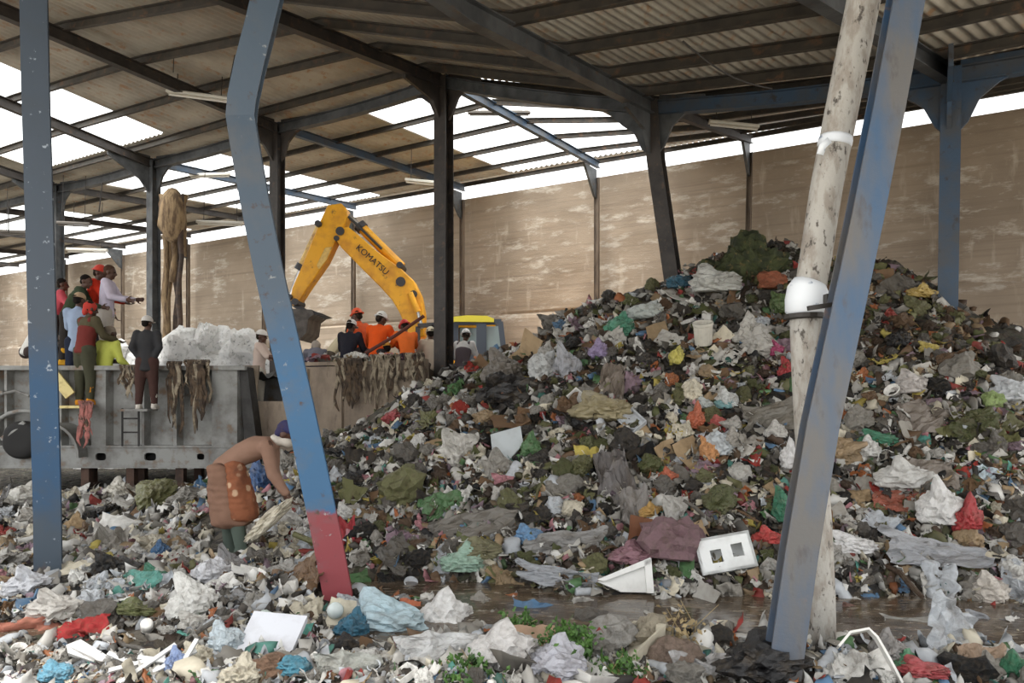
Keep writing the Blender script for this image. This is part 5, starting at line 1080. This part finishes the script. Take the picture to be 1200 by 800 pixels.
c = hit(405,712); mb = MB(); mb.ball((0,0,0), .055, 20, 14); o = slab_piece('glass_ball', 'clear round glass bulb at the foot of the red post', 'glass ball', 405, 710, mb, S(206,216,214), 'clear_plastic', Matrix.Identity(3), .05, -.3); o.data.polygons.foreach_set('use_smooth', [True]*len(o.data.polygons))
c = hit(821,402); s = c.y/F; mb = MB(); r_ = 11*s; mb.lathe([(.001,-13*s),(r_*.9,-13*s),(r_*.92,-11*s),(r_,9*s),(r_*1.08,10*s),(r_*1.08,13*s),(r_*.95,13*s),(r_*.88,-9*s),(.001,-9*s)], 22)
slab_piece('white_tin', 'white dented tin on the upper heap', 'tin', 821, 400, mb, S(206,202,190), 'foam', Matrix.Rotation(.35,3,'X') @ Matrix.Rotation(-.12,3,'Y'), .08, -.12); LAND.append((820,394,'the white tin')); OCC.append((820,396,16))
mb = MB(); c = hit(1000,776); s = c.y/F; pts = [(-22,-6),(-8,6),(12,10),(20,4),(30,-12),(40,-30)]
mb.sweep([Vector((x*s, y*s*1.4, .12-.002*k)) for k, (x, y) in enumerate(pts)], [(-.028,-.006),(.028,-.006),(.028,.006),(-.028,.006)], (0,0,1)); slab_piece('white_strip', 'white bent plastic strip arching beside the leaning post foot', 'strip', 1000, 776, mb, S(224,222,216), 'foam', face_cam(c, 0, 30), .08); LAND.append((1005,765,'the white bent strip')); OCC.append((1005,766,26))
# the pale sack the woman pulls
c = wb+Vector((.42,-.12,.18)); me = bag_mesh(77, 4, False, .5); me.name = 'plastic_sack'; me.materials.append(MATS['plastic_film']); o = bpy.data.objects.new('plastic_sack', me); C.objects.link(o)
hv = Vector(hand); cc = hv+Vector((-.14,-.04,-.22)); o.matrix_world = Matrix.Translation(cc) @ Matrix.Rotation(-.75,4,'Y') @ Matrix.Diagonal((.6,.26,.26,1)); o.color = (*S(206,198,178),1); props(o, 'long cream sack pulled by the bending woman', 'sack'); LAND.append((305,595,'the cream sack')); OCC.append((305,598,30))
# plants
mat('leaf', S(80,116,50), .6, ((S(54,84,36), 12, O1, .4, .6),)); mat('dry_stalk', S(150,132,96), .8); mat('dark_leaf', S(66,72,40), .85, ((S(40,46,26), 7, O1, .4, .58), (S(104,92,56), 13, O1, .58, .68)), bmp=.9, bscale=14)
def tuft(px, py, n, h, spread, label, m='leaf', seed=1, stalks=0):
    c = hit(px, py); r = random.Random(seed); t = thing('green_plant', label, 'plant', c, 'plants growing in the waste')
    mb = MB()
    for i in range(n):
        a = r.uniform(0, 6.283); d = spread*math.sqrt(r.random()); b0 = c+Vector((math.cos(a)*d, math.sin(a)*d, -.02)); hh = h*r.uniform(.45,1); lean_ = Vector((r.gauss(0,.35), r.gauss(0,.35), 1))*hh
        tip = b0+lean_; side = lean_.cross(rnd_unit(r)).normalized()
        for k in range(6):
            q = b0.lerp(tip, .25+.15*k); dirv = (rnd_unit(r)+Vector((0,0,.35))).normalized(); L = r.uniform(.022,.05); sd_ = dirv.cross(rnd_unit(r)).normalized()*L*.3; up = dirv.cross(sd_).normalized()*.003
            mb.add([q, q+dirv*L*.5+sd_, q+dirv*L, q+dirv*L*.5-sd_, q+dirv*L*.5+up*3], [(0,1,4),(1,2,4),(2,3,4),(3,0,4),(0,3,2,1)])
    obj('leaves', mb, m, t)
    mb = MB()
    for i in range(max(4, n//6)):
        a = r.uniform(0, 6.283); d = spread*math.sqrt(r.random()); b0 = c+Vector((math.cos(a)*d, math.sin(a)*d, -.03)); mb.tube([b0, b0+Vector((r.gauss(0,.03), r.gauss(0,.03), h*.5)), b0+Vector((r.gauss(0,.06), r.gauss(0,.06), h*r.uniform(.7,1.1)))], [.004,.003,.0015], 5)
    obj('stems', mb, 'dry_stalk' if stalks else m, t)
tuft(664,776,130,.21,.11,'bright green leafy plant growing at the puddle edge','leaf',4); LAND.append((665,755,'the green plant')); OCC.append((662,762,36))
tuft(722,792,40,.12,.12,'low green weeds below the grey stone','leaf',5,1); tuft(545,796,40,.1,.14,'low dry green weeds at the bottom edge left of the blue scrap','leaf',6,1); tuft(806,760,10,.3,.1,'thin dry stalks standing in the puddle edge','dry_stalk',8,1); tuft(610,738,30,.12,.1,'small weeds beside the tan cardboard','leaf',9,1)
# dark green mass of plant waste on the top
c = hit(884,318); mbl = lump((0,0,0), (.56,.45,.5), 5, amp=.5, n=60, m=40); me = mb_mesh(mbl); me.materials.append(MATS['dark_leaf']); o = bpy.data.objects.new('plant_waste', me); C.objects.link(o); o.location = c+Vector((.02,.3,-.14)); props(o, 'dark green mass of plant waste on top of the heap', 'plant waste'); LAND.append((885,318,'the dark green top')); OCC.append((884,322,28))
# ------------------------------------------------------------------ the many smaller pieces, each an object, spread over the field
for x_, y_, n_ in ((57,684,'the left post foot'),(390,690,'the red post foot'),(262,640,"the woman's boots"),(150,585,'the trailer legs'),(420,500,'the tan trailer'),(520,440,'the dark middle column'),(790,322,'the leaning dark column'),(1115,365,'the blue column at right'),(920,700,'the leaning blue post'),(962,690,'the white pole'),(690,725,'the puddle')): LAND.append((x_, y_, n_))
CN = dict(white=S(222,220,214), cream=S(206,198,178), lightgrey=S(184,181,174), grey=S(146,142,134), darkgrey=S(104,100,94), charcoal=S(56,53,50), black=S(26,26,26), olive=S(104,104,70), moss=S(84,88,54), brown=S(110,86,64), darkbrown=S(76,60,48), tan=S(158,136,106), mauve=S(136,116,126), pink=S(178,126,132), teal=S(86,142,130), blue=S(90,122,152), red=S(146,58,52), orange=S(168,104,66), yellow=S(176,160,84), green=S(86,120,80), silver=S(186,190,194))
WORD = dict(lightgrey='light grey', darkgrey='dark grey', darkbrown='dark brown', moss='moss green')
PAL = {
 'heap': dict(white=12, cream=7, lightgrey=15, grey=17, darkgrey=15, charcoal=12, black=7, olive=12, moss=8, brown=6, darkbrown=6, tan=5, mauve=5, pink=3, teal=2, blue=2, red=2.5, orange=2.5, yellow=2.5, green=3, silver=5),  # extra whites act as highlights, extra charcoal and black as shaded gaps
 'top': dict(brown=14, darkbrown=12, olive=8, tan=9, darkgrey=8, grey=6, charcoal=6, orange=4, yellow=3, red=3, moss=5, lightgrey=4, white=3, mauve=3, green=1),
 'field': dict(white=24, cream=20, lightgrey=20, silver=8, grey=14, tan=5, charcoal=5, darkgrey=5, black=4, brown=4, pink=3, red=2, blue=2, green=1.5, yellow=1.5, mauve=3, olive=3),
 'front': dict(white=22, silver=16, lightgrey=18, grey=14, cream=10, tan=4, brown=4, darkgrey=9, charcoal=5, black=4, blue=2.5, teal=2, red=1.5, orange=1.5, green=2, pink=2, mauve=2)}
def zone(px, py):
    if px > 940 and py < 430: return 'top'
    if py > 690: return 'front'
    if px < 380 and py > 545: return 'field'
    return 'heap'
def pick(d, r): 
    t = r.random()*sum(d.values())
    for k, v in d.items():
        t -= v
        if t <= 0: return k
    return k
def ylow(px):                            # upper limit of the waste in the photo's own outline
    xs = [0,230,380,440,480,540,590,640,700,760,800,850,900,950,1000,1040,1080,1120,1150,1200]; ys = [580,572,505,500,462,436,408,384,352,336,320,302,290,292,302,312,330,368,398,426]
    return float(np.interp(px, xs, ys))
r = random.Random(42); used = {}; counts = {}; placed = []
MIXK = {'heap': dict(plastic_bag=30, plastic_sheet=34, cloth_rag=12, paper_scrap=12, cardboard_piece=7, plastic_bottle=4, plastic_cup=3, food_tray=2, rotten_lump=16, wood_stick=6),
        'top': dict(plastic_bag=8, plastic_sheet=16, cloth_rag=10, paper_scrap=6, cardboard_piece=10, rotten_lump=40, wood_stick=14),
        'field': dict(plastic_bag=54, plastic_sheet=24, cloth_rag=8, paper_scrap=8, cardboard_piece=3, plastic_bottle=4, plastic_cup=3, food_tray=3, rotten_lump=4, wood_stick=2),
        'front': dict(plastic_bag=30, plastic_sheet=34, cloth_rag=6, paper_scrap=8, cardboard_piece=3, plastic_bottle=6, plastic_cup=4, food_tray=5, rotten_lump=8, wood_stick=9)}
GROUPS = dict(plastic_bag='small plastic bags in the waste', plastic_sheet='torn plastic sheets in the waste', cloth_rag='rags in the waste', paper_scrap='paper scraps in the waste', cardboard_piece='cardboard pieces in the waste', plastic_bottle='plastic bottles in the waste', plastic_cup='plastic cups in the waste', food_tray='foam food trays in the waste', rotten_lump='lumps of rotting waste', wood_stick='broken sticks in the waste')
CATS = dict(plastic_bag='plastic bag', plastic_sheet='plastic sheet', cloth_rag='rag', paper_scrap='paper', cardboard_piece='cardboard', plastic_bottle='bottle', plastic_cup='cup', food_tray='food tray', rotten_lump='lump', wood_stick='stick')
NOUN = {k: v[2] for k, v in KIND.items()}
SHORT = dict(NOUN, plastic_sheet='torn plastic sheet', paper_scrap='paper scrap', cardboard_piece='bent cardboard piece')
LIMIT = dict(plastic_bag=185, plastic_sheet=255, cloth_rag=200, paper_scrap=220, cardboard_piece=150, rotten_lump=230, plastic_bottle=90, plastic_cup=24, food_tray=45, wood_stick=110)
def relation(dx, dy, t):
    if abs(dx) > 1.6*abs(dy): return ('right of ' if dx > 0 else 'left of ')+t
    if abs(dy) > 1.6*abs(dx): return ('below ' if dy > 0 else 'above ')+t
    return ('below and ' if dy > 0 else 'above and ')+('right of ' if dx > 0 else 'left of ')+t
ADJ = ['', 'larger ', 'smaller ', 'flatter ', 'narrow ', 'wide ']
def label_for(kind, cn, px, py, w_):
    best = sorted(LAND, key=lambda l: (l[0]-px)**2+(l[1]-py)**2)[:4]; col = WORD.get(cn, cn)
    sz = 'tiny ' if w_ < 14 else 'small ' if w_ < 20 else 'big ' if w_ > 36 else ''
    for l in best:
        lab = f'{sz}{col} {SHORT[kind]} {relation(px-l[0], py-l[1], l[2])}'
        if lab not in used: used[lab] = 1; return lab
    l, m2 = best[0], best[1]
    lab = f'{sz}{col} {NOUN[kind].split()[-1]} between {l[2]} and {m2[2]}'
    used[lab] = 1; return lab
tries = 0
while len(placed) < 1500 and tries < 60000:
    tries += 1; px = r.uniform(-14, 1214); y0 = ylow(px); py = y0+(802-y0)*r.random()**.92
    wet = (690 < py < 758 and (600 < px < 905 or 985 < px < 1120)) or (664 < py < 700 and 420 < px < 640) or (733 < py < 768 and px < 215)
    if wet and r.random() < .82: continue
    if 880 < px < 985 and py > 500 and r.random() < .8: continue
    base = (13+13*(py-300)/500)*(1.15 if px < 380 and py > 545 or py > 690 else 1); w_ = base*min(2.4, math.exp(r.gauss(0,.42)))
    if zone(px, py) == 'top': w_ *= .8
    if py < y0+16: w_ = min(w_, 17)
    if any((px-a)**2+(py-b_)**2 < (c_+w_*.1)**2*.8 for a, b_, c_ in OCC): continue
    rad = .36*w_
    if any(abs(px-a) < 34 and (px-a)**2+(py-b_)**2 < (rad+c_)**2*.62 for a, b_, c_ in placed): continue
    z_ = zone(px, py); kind = pick(MIXK[z_], r)
    if counts.get(kind, 0) >= LIMIT[kind]: kind = next((k for k in sorted(LIMIT, key=lambda q: r.random()) if counts.get(k, 0) < LIMIT[k] and MIXK[z_].get(k, 0) > 5), None)
    if kind is None: continue
    c = hit(px, py)
    if c is None: continue
    if (36 < px < 82 and 655 < py < 694) or (230 < px < 296 and 596 < py < 674) or (370 < px < 422 and 665 < py < 714): continue
    counts[kind] = counts.get(kind, 0)+1; placed.append((px, py, rad))
    pal = dict(PAL[z_])
    if kind in ('rotten_lump','wood_stick'): pal = {k: v for k, v in pal.items() if k in ('brown','darkbrown','olive','moss','darkgrey','charcoal','grey','black')}; pal.update(darkgrey=12, grey=8)
    if kind == 'plastic_bottle': pal = dict(silver=6, lightgrey=4, green=2, blue=2, white=2)
    if kind in ('plastic_cup','food_tray'): pal = dict(white=8, cream=3, silver=3, red=.6, blue=.6, yellow=.5)
    if kind == 'cardboard_piece': pal = dict(tan=3, brown=3, grey=3, cream=2, lightgrey=3)
    cn = pick(pal, r); base_c = CN[cn]; k_ = r.uniform(.82,1.12); col = tuple(min(1, v*k_) for v in base_c)
    n = tn(c.x, c.y); wm = w_*c.y/F; facing = (n+Vector((0,-.55,.1))).normalized()
    if kind in ('plastic_sheet','paper_scrap','cardboard_piece','cloth_rag'): R = orient(facing, .55, r); sc = (1, 1, r.uniform(.7,1.3)); up = .10; k2 = 1.35
    elif kind in ('plastic_bag','rotten_lump'): R = orient(n, .5, r); sc = (1, 1, r.uniform(.8,1.3)); up = .16; k2 = 1.1
    else: R = orient(n, .5, r); sc = (1,1,1); up = .08; k2 = 1.15 if kind != 'wood_stick' else 2.0
    if kind == 'plastic_bottle': k2 = 1.3
    if kind == 'plastic_cup': k2 = .62
    me = r.choice(KIND[kind][0])
    drop(kind, c+n*up*wm, wm*k2, R, col, label_for(kind, cn, px, py, w_), CATS[kind], GROUPS[kind], me, sc)
# ------------------------------------------------------------------ shredded small waste: what nobody could count
def unit(me): 
    n = len(me.vertices); a = np.empty(n*3, np.float32); me.vertices.foreach_get('co', a); me.calc_loop_triangles(); t = np.empty(len(me.loop_triangles)*3, np.int32); me.loop_triangles.foreach_get('vertices', t); return a.reshape(-1,3), t.reshape(-1,3)
SH = {'film': [unit(film_mesh(s, 6, 5, .55, .02, .3, .9)) for s in range(101,109)], 'lump': [unit(bag_mesh(s, 2, False, .7, .6)) for s in range(111,117)], 'strip': [unit(film_mesh(s, 7, 3, .5, .02, .2, .9)) for s in range(121,125)]}
def scatter(name, label, cat, spots, shapes, seed, pal_of, dark=1.0):
    r = random.Random(seed); V_, F_, Cc = [], [], []; off = 0
    for (c, n, w_, z_) in spots:
        vs, fs = r.choice(SH[r.choice(shapes)]); R = np.array(orient((n+Vector((0,-.3,.1))).normalized(), .9, r)); s = w_*np.array([1, r.uniform(.35,1), r.uniform(.6,1.2)])
        V_.append((vs*s) @ R.T+np.array(c)); F_.append(fs+off); off += len(vs); k = r.uniform(.7,1.1)*dark; col = [min(1, v*k) for v in CN[pick(PAL[z_], r)]]+[1]; Cc.append(np.tile(col, (len(vs),1)))
    me = np_mesh(name, np.concatenate(V_), np.concatenate(F_), np.concatenate(Cc)); me.materials.append(MATS['fragments']); o = bpy.data.objects.new(name, me); C.objects.link(o); return props(o, label, cat, kind='stuff')
def spots_view(n, lo, hi, seed):
    r = random.Random(seed); out = []
    while len(out) < n:
        px = r.uniform(-30, 1230); y0 = ylow(px); py = y0-2+(806-y0)*r.random()
        wet = (692 < py < 756 and (610 < px < 900 or 985 < px < 1110)) or (668 < py < 698 and 425 < px < 630) or (735 < py < 766 and px < 215)
        if wet and r.random() < .9: continue
        if (34 < px < 84 and 650 < py < 696) or (236 < px < 290 and 595 < py < 668) or (368 < px < 424 and 660 < py < 716): continue
        c = hit(px, py)
        if c is None: continue
        w_ = r.uniform(lo, hi)*(.75+.6*(py-300)/500)*c.y/F; n_ = tn(c.x, c.y); out.append((c+n_*w_*.15, n_, w_*1.25, zone(px, py)))
    return out
def spots_world(n, seed):
    r = random.Random(seed); out = []
    while len(out) < n:
        x, y = r.uniform(-9,8), r.uniform(2.6,12.6)
        if tz(x, y) < 0: continue
        c = Vector((x, y, tz(x, y))); w_ = r.uniform(.05,.16); n_ = tn(x, y); px, py = proj(c); out.append((c+n_*w_*.15, n_, w_*1.3, zone(px, py)))
    return out
scatter('shredded_plastic', 'countless small torn plastic scraps covering the heap and the ground', 'shredded waste', spots_view(8500, 5, 14, 1), ['film','film','strip'], 1, None)
scatter('darkened_rotting_crumbs', 'countless small lumps of rotting waste, darkened as shade between the bags', 'shredded waste', spots_view(3500, 5, 12, 2), ['lump'], 2, None, .45)  # colours darkened to deepen the shade between larger pieces
scatter('scattered_litter', 'mixed litter spread thinly over the whole waste field', 'shredded waste', spots_world(3500, 3), ['film','strip','lump'], 3, None, .9)
# waste lying inside the tan trailer and under the grey one
for i in range(26):
    px = r.uniform(345, 480); c = P(px, r.uniform(420,432), 12.3+r.random()*.4); kind = r.choice(['plastic_bag','rotten_lump','cloth_rag']); cn = pick(PAL['heap'], r)
    drop(kind, c, r.uniform(.2,.36), orient(Vector((0,0,1)), .5, r), CN[cn], f'{WORD.get(cn,cn)} {NOUN[kind]} piled on the tan trailer edge', CATS[kind], 'waste piled in the tan trailer', r.choice(KIND[kind][0]))
